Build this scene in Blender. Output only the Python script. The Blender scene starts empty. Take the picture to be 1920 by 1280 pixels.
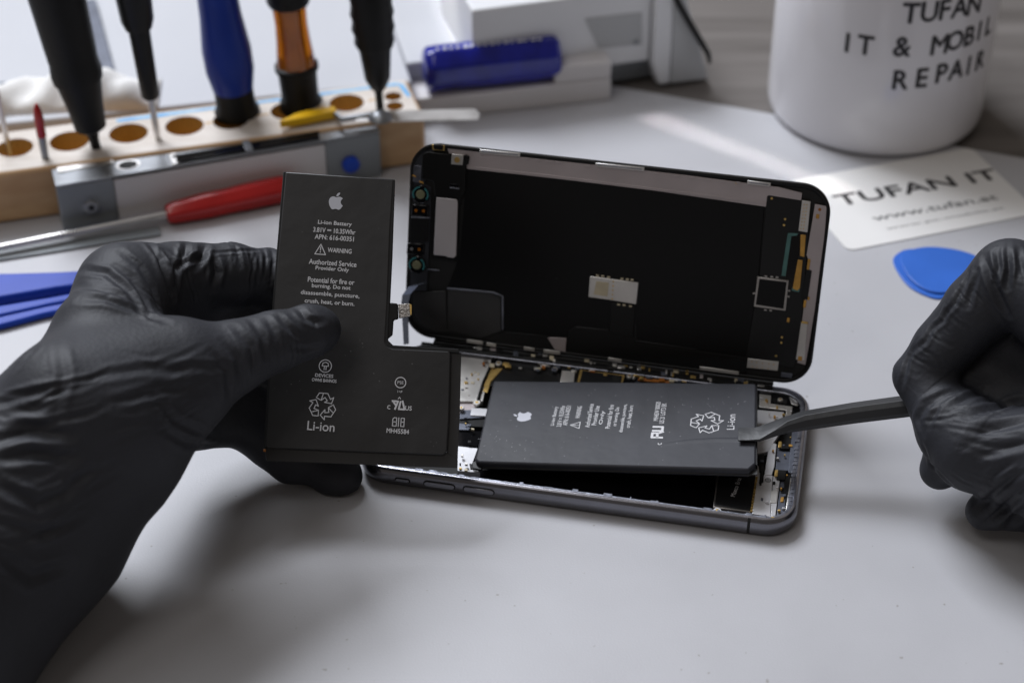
import bpy, bmesh, math, random
import numpy as np
from mathutils import Vector, Matrix
from mathutils.bvhtree import BVHTree
random.seed(4); np.random.seed(4)
SC = bpy.context.scene
COL = SC.collection
U = 0.01                       # every length below is in centimetres

# ------------------------------------------------------------------ camera
CAM_H, PITCH, FPX = 39.7, 0.638, 3450.0
CP = np.array([0.0, -48.0, CAM_H])
FW = np.array([0, math.cos(PITCH), -math.sin(PITCH)])
UP = np.array([0, math.sin(PITCH), math.cos(PITCH)])
RT = np.array([1.0, 0, 0])
cd = bpy.data.cameras.new('camera'); cam = bpy.data.objects.new('camera', cd); COL.objects.link(cam)
cam.location = CP * U
cam.rotation_euler = (math.pi / 2 - PITCH, 0, 0)
cd.sensor_width = 36; cd.lens = 36 * FPX / 1920; cd.clip_start = 0.02; cd.clip_end = 50
cd.dof.use_dof = True; cd.dof.focus_distance = 0.585; cd.dof.aperture_fstop = 9
SC.camera = cam

# ------------------------------------------------------------------ light
w = bpy.data.worlds.new('World'); SC.world = w; w.use_nodes = True
bg = w.node_tree.nodes['Background']; bg.inputs[0].default_value = (1.0, 0.89, 0.80, 1); bg.inputs[1].default_value = 0.14
def area(name, loc, target, size, power, color, sy=None, spread=180):
    l = bpy.data.lights.new(name, 'AREA'); l.energy = power; l.color = color; l.size = size * U
    l.shape = 'RECTANGLE'; l.size_y = (sy or size) * U; l.spread = math.radians(spread)
    o = bpy.data.objects.new(name, l); COL.objects.link(o); o.location = Vector(loc) * U
    d = (Vector(target) - Vector(loc)); o.rotation_euler = d.to_track_quat('-Z', 'Y').to_euler(); return o
area('window_light', (-105, 165, 225), (0, 0, 0), 145, 114, (0.89, 0.925, 1.0), 115)
area('ceiling_light', (-60, 40, 170), (0, 0, 0), 80, 4.4, (0.92, 0.95, 1.0))
area('fill_light', (-55, -70, 160), (5, 0, 2), 60, 3.4, (1.0, 0.96, 0.93))  # added front fill without a source of its own, lifts hands and battery
SC.view_settings.view_transform = 'Standard'; SC.view_settings.look = 'None'
SC.view_settings.exposure = 0; SC.view_settings.gamma = 1

# ------------------------------------------------------------------ unprojection helpers
def ray(px, py):
    return FW + RT * ((px - 960) / FPX) + UP * ((640 - py) / FPX)
def P(px, py, d):                       # point at depth d along the optical axis
    return CP + ray(px, py) * d
def onp(px, py, o, n):                  # on a plane
    r = ray(px, py); return CP + r * (np.dot(np.asarray(o) - CP, n) / np.dot(r, n))
Z3 = np.array([0, 0, 1.0])
def onz(px, py, z=0.0): return onp(px, py, (0, 0, z), Z3)
def nrm(v): v = np.asarray(v, float); return v / np.linalg.norm(v)
class Frame:
    def __init__(s, o, u, v):
        s.o = np.asarray(o, float); s.u = nrm(u); v = np.asarray(v, float); v = v - s.u * np.dot(v, s.u); s.v = nrm(v); s.n = np.cross(s.u, s.v)
    def w(s, a, b, c=0.0): return s.o + s.u * a + s.v * b + s.n * c
    def px(s, x, y, h=0.0): return onp(x, y, s.o + s.n * h, s.n)
    def loc(s, p): d = np.asarray(p) - s.o; return np.array([d @ s.u, d @ s.v, d @ s.n])
    def lift(s, h): f = Frame(s.o + s.n * h, s.u, s.v); return f
    def at(s, x, y, h=0.0): return Frame(s.px(x, y, h), s.u, s.v)
    def rot(s, deg): a = math.radians(deg); return Frame(s.o, s.u * math.cos(a) + s.v * math.sin(a), -s.u * math.sin(a) + s.v * math.cos(a))

# ------------------------------------------------------------------ materials
def mat(name, col, rough=0.5, metal=0.0, bump=0.0, bscale=400, var=0.0, vscale=60, coat=0.0, spec=0.5, stretch=None, col2=None, trans=0.0, rvar=0.0, sheen=0.0, ior=1.45, speck=None, detail=4):
    m = bpy.data.materials.new(name); m.use_nodes = True; nt = m.node_tree; N = nt.nodes; L = nt.links
    b = N['Principled BSDF']; b.inputs['Roughness'].default_value = rough; b.inputs['Metallic'].default_value = metal
    b.inputs['Specular IOR Level'].default_value = spec; b.inputs['Coat Weight'].default_value = coat; b.inputs['Coat Roughness'].default_value = 0.08
    b.inputs['Transmission Weight'].default_value = trans; b.inputs['IOR'].default_value = ior
    b.inputs['Base Color'].default_value = (*col, 1)
    tc = N.new('ShaderNodeTexCoord'); src = tc.outputs['Object']
    if stretch:
        mp = N.new('ShaderNodeMapping'); mp.inputs['Scale'].default_value = stretch[:3]
        if len(stretch) > 3: mp.inputs['Rotation'].default_value = (0, 0, stretch[3])
        L.new(src, mp.inputs[0]); src = mp.outputs[0]
    last = None
    if var or col2:
        n = N.new('ShaderNodeTexNoise'); n.inputs['Scale'].default_value = vscale; n.inputs['Detail'].default_value = detail; L.new(src, n.inputs['Vector'])
        r = N.new('ShaderNodeValToRGB'); c2 = col2 or tuple(min(1, c * (1 + var)) for c in col); c1 = col if col2 else tuple(c * (1 - var) for c in col)
        r.color_ramp.elements[0].position = 0.32; r.color_ramp.elements[1].position = 0.68
        r.color_ramp.elements[0].color = (*c1, 1); r.color_ramp.elements[1].color = (*c2, 1)
        L.new(n.outputs['Fac'], r.inputs[0]); last = r.outputs[0]
        if rvar:
            mr = N.new('ShaderNodeMapRange'); mr.inputs['To Min'].default_value = rough - rvar; mr.inputs['To Max'].default_value = rough + rvar
            L.new(n.outputs['Fac'], mr.inputs['Value']); L.new(mr.outputs[0], b.inputs['Roughness'])
    if speck:
        sc, thr, sc_col = speck
        v = N.new('ShaderNodeTexNoise'); v.inputs['Scale'].default_value = sc; v.inputs['Detail'].default_value = 1; L.new(tc.outputs['Object'], v.inputs['Vector'])
        r2 = N.new('ShaderNodeValToRGB'); r2.color_ramp.elements[0].position = thr; r2.color_ramp.elements[1].position = thr + 0.03
        L.new(v.outputs['Fac'], r2.inputs[0])
        mx = N.new('ShaderNodeMixRGB'); mx.inputs[2].default_value = (*sc_col, 1); L.new(r2.outputs[0], mx.inputs[0])
        if last: L.new(last, mx.inputs[1])
        else: mx.inputs[1].default_value = (*col, 1)
        last = mx.outputs[0]
    if last: L.new(last, b.inputs['Base Color'])
    if bump:
        n2 = N.new('ShaderNodeTexNoise'); n2.inputs['Scale'].default_value = bscale; n2.inputs['Detail'].default_value = 3; L.new(src, n2.inputs['Vector'])
        bp = N.new('ShaderNodeBump'); bp.inputs['Strength'].default_value = bump; bp.inputs['Distance'].default_value = 0.0005
        L.new(n2.outputs['Fac'], bp.inputs['Height']); L.new(bp.outputs[0], b.inputs['Normal'])
    return m

M = dict(
    table_lit=mat('table_lit_grey', (0.43, 0.43, 0.45), 0.42, var=0.035, vscale=22, bump=0.10, bscale=1500, speck=(420, 0.775, (0.30, 0.29, 0.28)), rvar=0.07),
    desk=mat('desk_wood_shaded', (0.085, 0.075, 0.068), 0.5, col2=(0.16, 0.145, 0.135), vscale=7, stretch=(1, 9, 1, 0.1), bump=0.1, bscale=60),  # darker tone carries the shade on the far part of the table
    glove=mat('nitrile', (0.022, 0.0232, 0.029), 0.60, bump=0.25, bscale=700, var=0.2, vscale=40, spec=0.38, rvar=0.05),
    battery=mat('pouch_foil', (0.022, 0.0215, 0.022), 0.46, bump=0.45, bscale=80, var=0.2, vscale=45, spec=0.45, speck=(1100, 0.77, (0.10, 0.10, 0.10)), rvar=0.05),
    batteryb=mat('pouch_foil_scuffed', (0.027, 0.028, 0.034), 0.50, bump=0.55, bscale=70, var=0.25, vscale=40, spec=0.36, speck=(900, 0.765, (0.12, 0.12, 0.13)), rvar=0.05),
    print=mat('print_grey', (0.60, 0.60, 0.62), 0.5),
    logo=mat('logo_grey', (0.48, 0.49, 0.54), 0.4),
    blackp=mat('black_plastic', (0.006, 0.006, 0.006), 0.38, spec=0.3, bump=0.05, bscale=500),
    matteb=mat('matte_black', (0.006, 0.006, 0.006), 0.7, bump=0.05),
    shield=mat('graphite_film', (0.0035, 0.0035, 0.0038), 0.38, spec=0.25, bump=0.04, bscale=60, speck=(700, 0.80, (0.03, 0.03, 0.03))),
    satin=mat('satin_black', (0.010, 0.010, 0.0105), 0.33, bump=0.05, spec=0.3),
    gloss=mat('gloss_black', (0.005, 0.005, 0.006), 0.10, spec=0.35),
    steelfr=mat('dark_steel', (0.19, 0.19, 0.212), 0.20, 0.9, var=0.1, vscale=80, rvar=0.06),
    ledge=mat('frame_ledge', (0.22, 0.23, 0.27), 0.35, 0.8, var=0.3, vscale=300, bump=0.3, bscale=500),
    pinkm=mat('mauve_metal', (0.44, 0.39, 0.392), 0.45, 0.5, var=0.08, vscale=60, rvar=0.08, bump=0.03),
    satin_grey=mat('satin_grey', (0.55, 0.52, 0.53), 0.42, 0.4, var=0.05, vscale=40, rvar=0.08),
    motor=mat('motor_steel', (0.34, 0.32, 0.30), 0.3, 0.8, var=0.15, vscale=200),
    cream=mat('cream_label', (0.52, 0.46, 0.33), 0.45, 0.2, var=0.08, vscale=150),
    darkflex=mat('dark_flex', (0.030, 0.032, 0.038), 0.4, 0.2, var=0.15, vscale=200),
    silver=mat('silver', (0.66, 0.645, 0.63), 0.30, 0.9, var=0.08, vscale=90, rvar=0.08),
    nickel=mat('nickel_plate', (0.62, 0.60, 0.57), 0.38, 0.75, var=0.10, vscale=120, rvar=0.1, bump=0.1, bscale=300),
    foil=mat('crinkled_foil', (0.36, 0.34, 0.32), 0.35, 0.85, bump=1.0, bscale=1300, var=0.3, vscale=600),
    white_m=mat('pale_plate', (0.66, 0.66, 0.68), 0.35, 0.4, var=0.05, vscale=70, rvar=0.1),
    brass=mat('brass', (0.62, 0.42, 0.14), 0.35, 0.8, var=0.2, vscale=400),
    gold=mat('gold_flex', (0.50, 0.27, 0.055), 0.38, 0.3, var=0.2, vscale=200),
    teal=mat('teal_board', (0.07, 0.17, 0.16), 0.4, 0.1, var=0.15, vscale=200),
    bluegrey=mat('blue_grey_metal', (0.11, 0.12, 0.15), 0.4, 0.5, var=0.15, vscale=200, bump=0.1),
    cyan=mat('lens_ring', (0.10, 0.40, 0.42), 0.12, 0.6),
    lens=mat('lens_core', (0.20, 0.20, 0.12), 0.3, 0.2),
    recess=mat('recess_film', (0.035, 0.034, 0.033), 0.22, 0.3, var=0.3, vscale=60, rvar=0.1),
    chamfer=mat('highlight_chamfer', (0.52, 0.52, 0.58), 0.18, 0.95, var=0.15, vscale=300),
    flex=mat('flex_film', (0.085, 0.095, 0.12), 0.15, 0.2, coat=0.6),
    wood=mat('pale_wood', (0.46, 0.275, 0.135), 0.55, col2=(0.58, 0.38, 0.21), vscale=26, stretch=(1, 6, 6, 0.13), bump=0.15, bscale=90),
    woodtop_lit=mat('wood_top_lit', (0.53, 0.47, 0.41), 0.6, col2=(0.66, 0.61, 0.56), vscale=30, stretch=(1, 6, 1, 0.13), bump=0.1, bscale=90),
    woodhole=mat('wood_bore', (0.50, 0.30, 0.085), 0.7, col2=(0.58, 0.36, 0.12), vscale=60),
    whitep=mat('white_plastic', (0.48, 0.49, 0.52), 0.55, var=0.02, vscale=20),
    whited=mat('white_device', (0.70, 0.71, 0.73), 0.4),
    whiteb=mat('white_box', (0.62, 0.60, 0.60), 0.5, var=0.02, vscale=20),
    greyp=mat('grey_panel', (0.43, 0.44, 0.45), 0.5, var=0.04, vscale=30),
    greym=mat('painted_grey_metal', (0.21, 0.225, 0.235), 0.42, 0.2, var=0.06, vscale=60),
    alu=mat('aluminium', (0.26, 0.27, 0.285), 0.38, 0.7, var=0.1, vscale=80, stretch=(1, 8, 1, 0.15)),
    blues=mat('blue_plastic', (0.009, 0.050, 0.40), 0.40, spec=0.35, var=0.08, vscale=60),
    bluer=mat('blue_glossy_film', (0.006, 0.012, 0.26), 0.2, spec=0.4, bump=0.6, bscale=110, var=0.3, vscale=80, coat=0.6),
    bluep=mat('pick_blue', (0.03, 0.125, 0.50), 0.35, var=0.05, vscale=60),
    blueh=mat('handle_blue', (0.007, 0.032, 0.27), 0.34, spec=0.3, var=0.08, vscale=60),
    bluem=mat('marker_blue', (0.06, 0.36, 0.72), 0.6, col2=(0.30, 0.55, 0.75), vscale=90),
    amber=mat('amber_plastic', (0.85, 0.27, 0.01), 0.10, trans=0.6, coat=0.4, var=0.2, vscale=80),
    ambert=mat('amber_core', (0.30, 0.10, 0.01), 0.3),
    red=mat('red_plastic', (0.42, 0.012, 0.012), 0.25, coat=0.3, var=0.12, vscale=60),
    yellow=mat('yellow_plastic', (0.86, 0.50, 0.010), 0.35, var=0.06, vscale=60),
    rubber=mat('black_rubber', (0.005, 0.005, 0.0045), 0.5, spec=0.3, bump=0.3, bscale=300),
    tool=mat('spudger_nylon', (0.028, 0.029, 0.031), 0.42, bump=0.25, bscale=350, var=0.1, vscale=60),
    mug=mat('mug_ceramic', (0.72, 0.71, 0.74), 0.16, coat=0.5, var=0.01, vscale=15),
    ink=mat('black_ink', (0.018, 0.016, 0.018), 0.45),
    inkg=mat('grey_ink', (0.16, 0.16, 0.16), 0.6),
    card=mat('card_paper', (0.70, 0.69, 0.675), 0.55, var=0.01, vscale=30),
    tissue=mat('tissue', (0.75, 0.74, 0.72), 0.8, bump=0.6, bscale=120),
)

# ------------------------------------------------------------------ objects
ROOTLOC = {}
def tag(o, label=None, cat=None, group=None, kind=None):
    if label: o['label'] = label
    if cat: o['category'] = cat
    if group: o['group'] = group
    if kind: o['kind'] = kind
    return o
def thing(name, loc, label, cat, group=None):
    o = bpy.data.objects.new(name, None); COL.objects.link(o); o.empty_display_size = 0.01
    o.location = Vector(loc) * U; ROOTLOC[o.name] = np.array(loc, float)
    return tag(o, label, cat, group)
class MB:
    def __init__(s): s.v = []; s.f = []
    def add(s, vs, fs):
        b = len(s.v); s.v += [tuple(map(float, v)) for v in vs]; s.f += [tuple(b + i for i in f) for f in fs]; return s
    def prism(s, top, down):
        top = [np.asarray(p, float) for p in top]; n = len(top); d = np.asarray(down, float)
        fs = [tuple(range(n)), tuple(reversed(range(n, 2 * n)))]
        fs += [(i, n + i, n + (i + 1) % n, (i + 1) % n) for i in range(n)]
        return s.add(top + [p + d for p in top], fs)
    def face(s, pts): return s.add(pts, [tuple(range(len(pts)))])
    def box(s, fr, a0, a1, b0, b1, c0, c1):
        return s.prism([fr.w(a0, b0, c1), fr.w(a1, b0, c1), fr.w(a1, b1, c1), fr.w(a0, b1, c1)], fr.n * (c0 - c1))
    def loft(s, rings, cap=True):
        n = len(rings[0]); vs = [p for r in rings for p in r]; fs = []
        for k in range(len(rings) - 1):
            for i in range(n):
                j = (i + 1) % n; fs.append((k * n + i, k * n + j, (k + 1) * n + j, (k + 1) * n + i))
        if cap: fs.append(tuple(reversed(range(n)))); fs.append(tuple(range((len(rings) - 1) * n, len(rings) * n)))
        return s.add(vs, fs)
    def lathe(s, p0, p1, prof, seg=32, wob=None):
        p0 = np.asarray(p0, float); p1 = np.asarray(p1, float); ax = nrm(p1 - p0)
        a = nrm(np.cross(ax, (0.3, 1, 0.2))); b = np.cross(ax, a)
        rs = []
        for t, r in prof:
            c = p0 + (p1 - p0) * t
            rs.append([c + (a * math.cos(q) + b * math.sin(q)) * r * (1 + (wob(q, t) if wob else 0)) for q in np.linspace(0, 2 * math.pi, seg, endpoint=False)])
        return s.loft(rs)
    def tube(s, pts, r, seg=12):
        pts = [np.asarray(p, float) for p in pts]; rs = []; a = None
        for i, p in enumerate(pts):
            t = nrm(pts[min(i + 1, len(pts) - 1)] - pts[max(i - 1, 0)])
            if a is None: a = nrm(np.cross(t, (0.1, 0.3, 1)))
            a = nrm(a - t * np.dot(a, t)); b = np.cross(t, a)
            rr = r[i] if isinstance(r, (list, tuple)) else r
            rs.append([p + (a * math.cos(q) + b * math.sin(q)) * rr for q in np.linspace(0, 2 * math.pi, seg, endpoint=False)])
        return s.loft(rs)
    def disc(s, fr, r, c0, c1, seg=24, sx=1.0):
        return s.prism([fr.w(r * sx * math.cos(q), r * math.sin(q), c1) for q in np.linspace(0, 2 * math.pi, seg, endpoint=False)], fr.n * (c0 - c1))
    def build(s, name, m, parent=None, bevel=0.0, smooth=False, seg=2, angle=35, sub=0):
        me = bpy.data.meshes.new(name)
        off = np.zeros(3)
        p = parent
        while p is not None:
            if p.name in ROOTLOC: off = ROOTLOC[p.name]; break
            p = p.parent
        own = None
        if parent is None:
            a = np.array(s.v); own = np.array([(a[:, 0].min() + a[:, 0].max()) / 2, (a[:, 1].min() + a[:, 1].max()) / 2, a[:, 2].min()]); off = own
        me.from_pydata([tuple((np.array(v) - off) * U) for v in s.v], [], s.f)
        bm = bmesh.new(); bm.from_mesh(me); bmesh.ops.recalc_face_normals(bm, faces=bm.faces)
        if smooth:
            for f in bm.faces: f.smooth = True
        bm.to_mesh(me); bm.free()
        me.materials.append(m)
        o = bpy.data.objects.new(name, me); COL.objects.link(o)
        if parent is not None: o.parent = parent
        else: o.location = Vector(own) * U; ROOTLOC[o.name] = own
        if bevel:
            bv = o.modifiers.new('bevel', 'BEVEL'); bv.width = bevel * U; bv.segments = seg; bv.limit_method = 'ANGLE'; bv.angle_limit = math.radians(angle)
            bv.use_clamp_overlap = True
            if not smooth:
                for f in me.polygons: f.use_smooth = True
                try: me.set_sharp_from_angle(angle=math.radians(30))
                except Exception: pass
        elif smooth:
            try: me.set_sharp_from_angle(angle=math.radians(angle))
            except Exception: pass
        if sub:
            q = o.modifiers.new('sub', 'SUBSURF'); q.levels = sub; q.render_levels = sub
        return o

def plate(name, parent, m, fr, px, top, thick, bevel=0.012, label=None):
    o = MB().prism([fr.px(x, y, top) for x, y in px], -fr.n * thick).build(name, m, parent, bevel)
    if label: o['label'] = label
    return o
def rect_px(x0, y0, x1, y1): return [(x0, y0), (x1, y0), (x1, y1), (x0, y1)]
def skew(cx, cy, w, h, sx=0.12, sy=-0.08):
    """a small rectangle that follows the display's slant in the photograph"""
    return [(cx + a * w / 2 + b * h / 2 * sy, cy + b * h / 2 + a * w / 2 * sx) for a, b in ((-1, -1), (1, -1), (1, 1), (-1, 1))]
def rrect(a0, a1, b0, b1, r, seg=8):
    pts = []
    for cx, cy, q0 in ((a1 - r, b1 - r, 0), (a0 + r, b1 - r, 90), (a0 + r, b0 + r, 180), (a1 - r, b0 + r, 270)):
        for k in range(seg + 1):
            q = math.radians(q0 + 90 * k / seg); pts.append((cx + r * math.cos(q), cy + r * math.sin(q), math.cos(q), math.sin(q)))
    return pts

def text_geo(s):
    c = bpy.data.curves.new('t', 'FONT'); c.body = s; c.align_x = 'CENTER'; c.align_y = 'CENTER'; c.resolution_u = 3
    o = bpy.data.objects.new('t', c); COL.objects.link(o)
    bpy.context.view_layer.update()
    dg = bpy.context.evaluated_depsgraph_get(); me = o.evaluated_get(dg).to_mesh()
    vs = np.array([v.co[:2] for v in me.vertices]).reshape(-1, 2); fs = [tuple(p.vertices) for p in me.polygons]
    o.evaluated_get(dg).to_mesh_clear(); bpy.data.objects.remove(o); bpy.data.curves.remove(c)
    if len(vs):
        mn, mx = vs.min(0), vs.max(0); vs = vs - (mn + mx) / 2
    return vs, fs, (mx - mn)
def text_to(mb, s, fr, width=None, height=None, bold=0.0, off=0.008, squash=1.0):
    vs, fs, sz = text_geo(s)
    k = width / sz[0] if width else height / sz[1]
    ky = (height / sz[1]) if (height and width) else k
    mb.add([fr.w(v[0] * k, v[1] * ky * squash, off) for v in vs], fs)
    if bold:
        for dx, dy, i in ((bold, 0, 1), (-bold, 0, 2), (0, bold, 3), (0, -bold, 4)):
            mb.add([fr.w(v[0] * k + dx, v[1] * ky * squash + dy, off + 0.0006 * i) for v in vs], fs)
def strokes(mb, fr, lines, wd, off=0.008, closed=False):
    for k, ln in enumerate(lines):
        n = len(ln)
        for i in range(n if closed else n - 1):
            a = np.array(ln[i], float); b = np.array(ln[(i + 1) % n], float); d = b - a; l = np.hypot(*d)
            if l < 1e-6: continue
            t = np.array([-d[1], d[0]]) / l * wd / 2; e = d / l * wd * 0.3; z = off + 0.0004 * (i % 3)
            mb.face([fr.w(*(a - e + t), z), fr.w(*(a - e - t), z), fr.w(*(b + e - t), z), fr.w(*(b + e + t), z)])
def ring_pts(r, n=20): return [(r * math.cos(q), r * math.sin(q)) for q in np.linspace(0, 2 * math.pi, n, endpoint=False)]
APPLE = ["12.152 6.896 c-.948 0-2.415-1.078-3.96-1.04 -2.04.027-3.91 1.183-4.961 3.014 -2.117 3.675-.546 9.103 1.519 12.09 1.013 1.454 2.208 3.09 3.792 3.039 1.52-.065 2.09-.987 3.935-.987 1.831 0 2.35.987 3.96.948 1.637-.026 2.676-1.48 3.676-2.948 1.156-1.688 1.636-3.325 1.662-3.415 -.039-.013-3.182-1.221-3.22-4.857 -.026-3.04 2.48-4.494 2.597-4.559 -1.429-2.09-3.623-2.324-4.39-2.376 -2-.156-3.675 1.09-4.61 1.09",
         "15.53 3.83 c.843-1.012 1.4-2.427 1.245-3.83 -1.207.052-2.662.805-3.532 1.818 -.78.896-1.454 2.338-1.273 3.714 1.338.104 2.715-.688 3.559-1.701"]
def apple(mb, fr, height, off=0.008):
    import re
    for sp in APPLE:
        h, t = sp.split('c'); x, y = map(float, h.split()); nums = [float(q) for q in re.findall(r'-?\d*\.?\d+', t)]
        pts = [(x, y)]
        for i in range(0, len(nums) - 5, 6):
            c = nums[i:i + 6]
            for k in range(1, 7):
                u = k / 6; bx = 3 * (1 - u) ** 2 * u * c[0] + 3 * (1 - u) * u * u * c[2] + u ** 3 * c[4]; by = 3 * (1 - u) ** 2 * u * c[1] + 3 * (1 - u) * u * u * c[3] + u ** 3 * c[5]
                pts.append((x + bx, y + by))
            x += c[4]; y += c[5]
        s = height / 24
        if abs(pts[0][0] - pts[-1][0]) + abs(pts[0][1] - pts[-1][1]) < 0.05: pts = pts[:-1]
        mb.face([fr.w((a - 12) * s, (12 - b) * s, off) for a, b in pts])
def recycle(mb, fr, r, wd):
    for k in range(3):
        q = math.radians(120 * k); c, s_ = math.cos(q), math.sin(q)
        def R(p): return (p[0] * c - p[1] * s_, p[0] * s_ + p[1] * c)
        a = [(-0.50, 0.58), (-0.30, 0.92), (0.30, 0.92), (0.52, 0.52), (0.74, 0.66), (0.62, 0.22), (0.12, 0.28), (0.30, 0.40), (0.12, 0.62), (-0.14, 0.40), (-0.50, 0.58)]
        strokes(mb, fr, [[tuple(np.array(R(p)) * r) for p in a], [tuple(np.array(R(p)) * r) for p in ((-0.02, 0.90), (-0.14, 0.40))]], wd)
# ================================================================== SETTING
tb = MB().box(Frame((0, 0, 0), (1, 0, 0), (0, 1, 0)), -300, 300, -120, 320, -3, -0.2).build('table', M['desk']); tag(tb, kind='structure')
# thin pale sheet standing in for the lit near part of the same table
e0, e1 = onz(1140, 158), onz(1900, 292)
eu = nrm(e1 - e0); ev = np.array([-eu[1], eu[0], 0])
mf = Frame(e0, eu, ev)
wm = MB().box(mf, -130, 70, -110, 0, -0.195, 0.0).build('lit_table_sheet', M['table_lit'], bevel=0.08)
tag(wm, 'large pale grey sheet for the lit part of the table under the phone and tools', 'mat')

# ================================================================== PHONE BASE
YAW = -0.203
bu = np.array([math.cos(YAW), math.sin(YAW), 0]); bv = np.array([-math.sin(YAW), math.cos(YAW), 0])
FR = np.array([10.329, 49.825 - 48, 0]); L_, W_ = 14.36, 7.09
bo = FR - bu * L_ - bv * W_
BF = Frame(bo, bu, bv)                              # phone local frame: u along, v away from the camera, n up
phone = thing('smartphone', bo + bu * L_ / 2 + bv * W_ / 2, 'open dark steel smartphone body lying on the table with its insides exposed', 'phone')
def ringpath(off, z, r=1.05):
    return [BF.w(x + cx * off, y + cy * off, z) for x, y, cx, cy in rrect(0, L_, 0, W_, r, 12)]
outer = [(-0.30, 0.0), (-0.14, 0.03), (-0.04, 0.13), (0.0, 0.27), (0.0, 0.50), (-0.03, 0.62), (-0.09, 0.70), (-0.14, 0.725), (-0.17, 0.715), (-0.18, 0.64), (-0.32, 0.635), (-0.33, 0.60), (-0.34, 0.10), (-0.345, 0.06)]
mb = MB(); mb.loft([ringpath(o, z) for o, z in outer], cap=False)
frame_o = mb.build('steel_frame', M['steelfr'], phone, smooth=True, angle=50)
mb = MB(); mb.loft([ringpath(o, z) for o, z in ((-0.095, 0.708), (-0.135, 0.731), (-0.175, 0.728), (-0.17, 0.70))], cap=False); mb.build('edge_highlight', M['chamfer'], phone, smooth=True)  # chamfer in brighter steel, the edge highlight is in its colour
# inner ledge, rougher and broken up by clips
mb = MB(); mb.loft([ringpath(o, z) for o, z in ((-0.175, 0.650), (-0.20, 0.665), (-0.30, 0.665), (-0.325, 0.645))], cap=False); mb.build('seal_ledge', M['ledge'], phone, smooth=True)
MB().prism(ringpath(-0.26, 0.10, 1.05), (0, 0, -0.08)).build('back_panel', M['matteb'], phone)
# clip teeth along the near and right ledge
mb = MB()
for k in range(58):
    a = 0.9 + 12.5 * k / 58 + random.uniform(-.05, .05); l = random.uniform(0.04, 0.30)
    h = random.uniform(0.0, 0.03)
    if random.random() < 0.6: mb.box(BF, a, a + l, 0.21, random.uniform(0.26, 0.36), 0.60, 0.672 + h)
for k in range(26):
    b = 1.0 + 5.2 * k / 26; l = random.uniform(0.03, 0.14)
    mb.box(BF, L_ - random.uniform(0.27, 0.36), L_ - 0.21, b, b + l, 0.60, 0.672 + random.uniform(0, 0.02))
mb.build('clip_row', M['ledge'], phone, bevel=0.006)
# black strip in place of the display's dark reflection in the far rim
mb = MB(); mb.box(BF, 0.55, L_ - 1.35, W_ - 0.30, W_ - 0.06, 0.60, 0.745); mb.build('dark_reflection', M['blackp'], phone, bevel=0.03)
mb = MB(); mb.box(BF, 0.95, L_ - 1.35, W_ - 0.05, W_ + 0.45, 0.25, 0.76); mb.build('gap_filler', M['blackp'], phone, bevel=0.05)  # black band added to close the bright gap under the display
# antenna line and side buttons on the near side (local frames face the camera)
SF = Frame(bo, bu, Z3)                              # near side plane: n = u x z = -v
def sidex(px, py): return float(np.dot(onp(px, py, bo, SF.n) - bo, bu))
ax_ = sidex(1402, 1000)
mb = MB()
pr = [(o, z) for o, z in outer[1:9]]
mb.loft([[BF.w(ax_ + da, -(o + 0.004), z + 0.002) for o, z in pr] + [BF.w(ax_ + da, -(o - 0.03), z - 0.01) for o, z in reversed(pr)] for da in (-0.045, 0.045)])
mb.build('antenna_line', M['matteb'], phone)
for nm, (x0, y0), (x1, y1), hh in (('volume_button', (869, 909), (926, 919), 0.20), ('volume_button', (795, 896), (852, 906), 0.20), ('mute_switch', (741, 886), (767, 892), 0.13)):
    a0, a1 = sidex(x0, y0), sidex(x1, y1); c = 0.39; r = hh / 2
    pts = []
    for cx, q0 in ((a1 - r, -90), (a0 + r, 90)):
        for k in range(9):
            q = math.radians(q0 + 180 * k / 8); pts.append(SF.w(cx + r * math.cos(q), c + r * math.sin(q), 0.045))
    MB().prism(pts, -SF.n * 0.1).build(nm, M['steelfr'], phone, bevel=0.02, seg=3)
    g = []
    for cx, q0 in ((a1 - r, -90), (a0 + r, 90)):
        for k in range(9):
            q = math.radians(q0 + 180 * k / 8); g.append(SF.w(cx + (r + .03) * math.cos(q), c + (r + .03) * math.sin(q), 0.006))
    MB().prism(g, -SF.n * 0.03).build('button_gap', M['matteb'], phone)

# insides, drawn on planes parallel to the phone back
def bp(name, m, px, top, thick=0.12, bevel=0.012, **k): return plate(name, phone, M[m], BF, px, top, thick, bevel, **k)
def screw(x, y, top, r=0.11, m='nickel'):
    f = BF.at(x, y, top); q = math.radians(random.uniform(0, 90))
    o = MB().lathe(f.w(0, 0, -0.06), f.w(0, 0, 0.03), [(0, r), (0.8, r), (1, r * 0.82)], 20).build('screw', M[m], phone, smooth=True)
    d = MB(); d.disc(f, r * 0.45, 0.028, 0.036, 10); d.build('screw_recess', M['brass'], o)
# dark battery tray with its cast ring
bp('battery_tray', 'gloss', [(900, 880), (1345, 880), (1335, 962), (1180, 938), (880, 893)], 0.14, 0.03)
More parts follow.
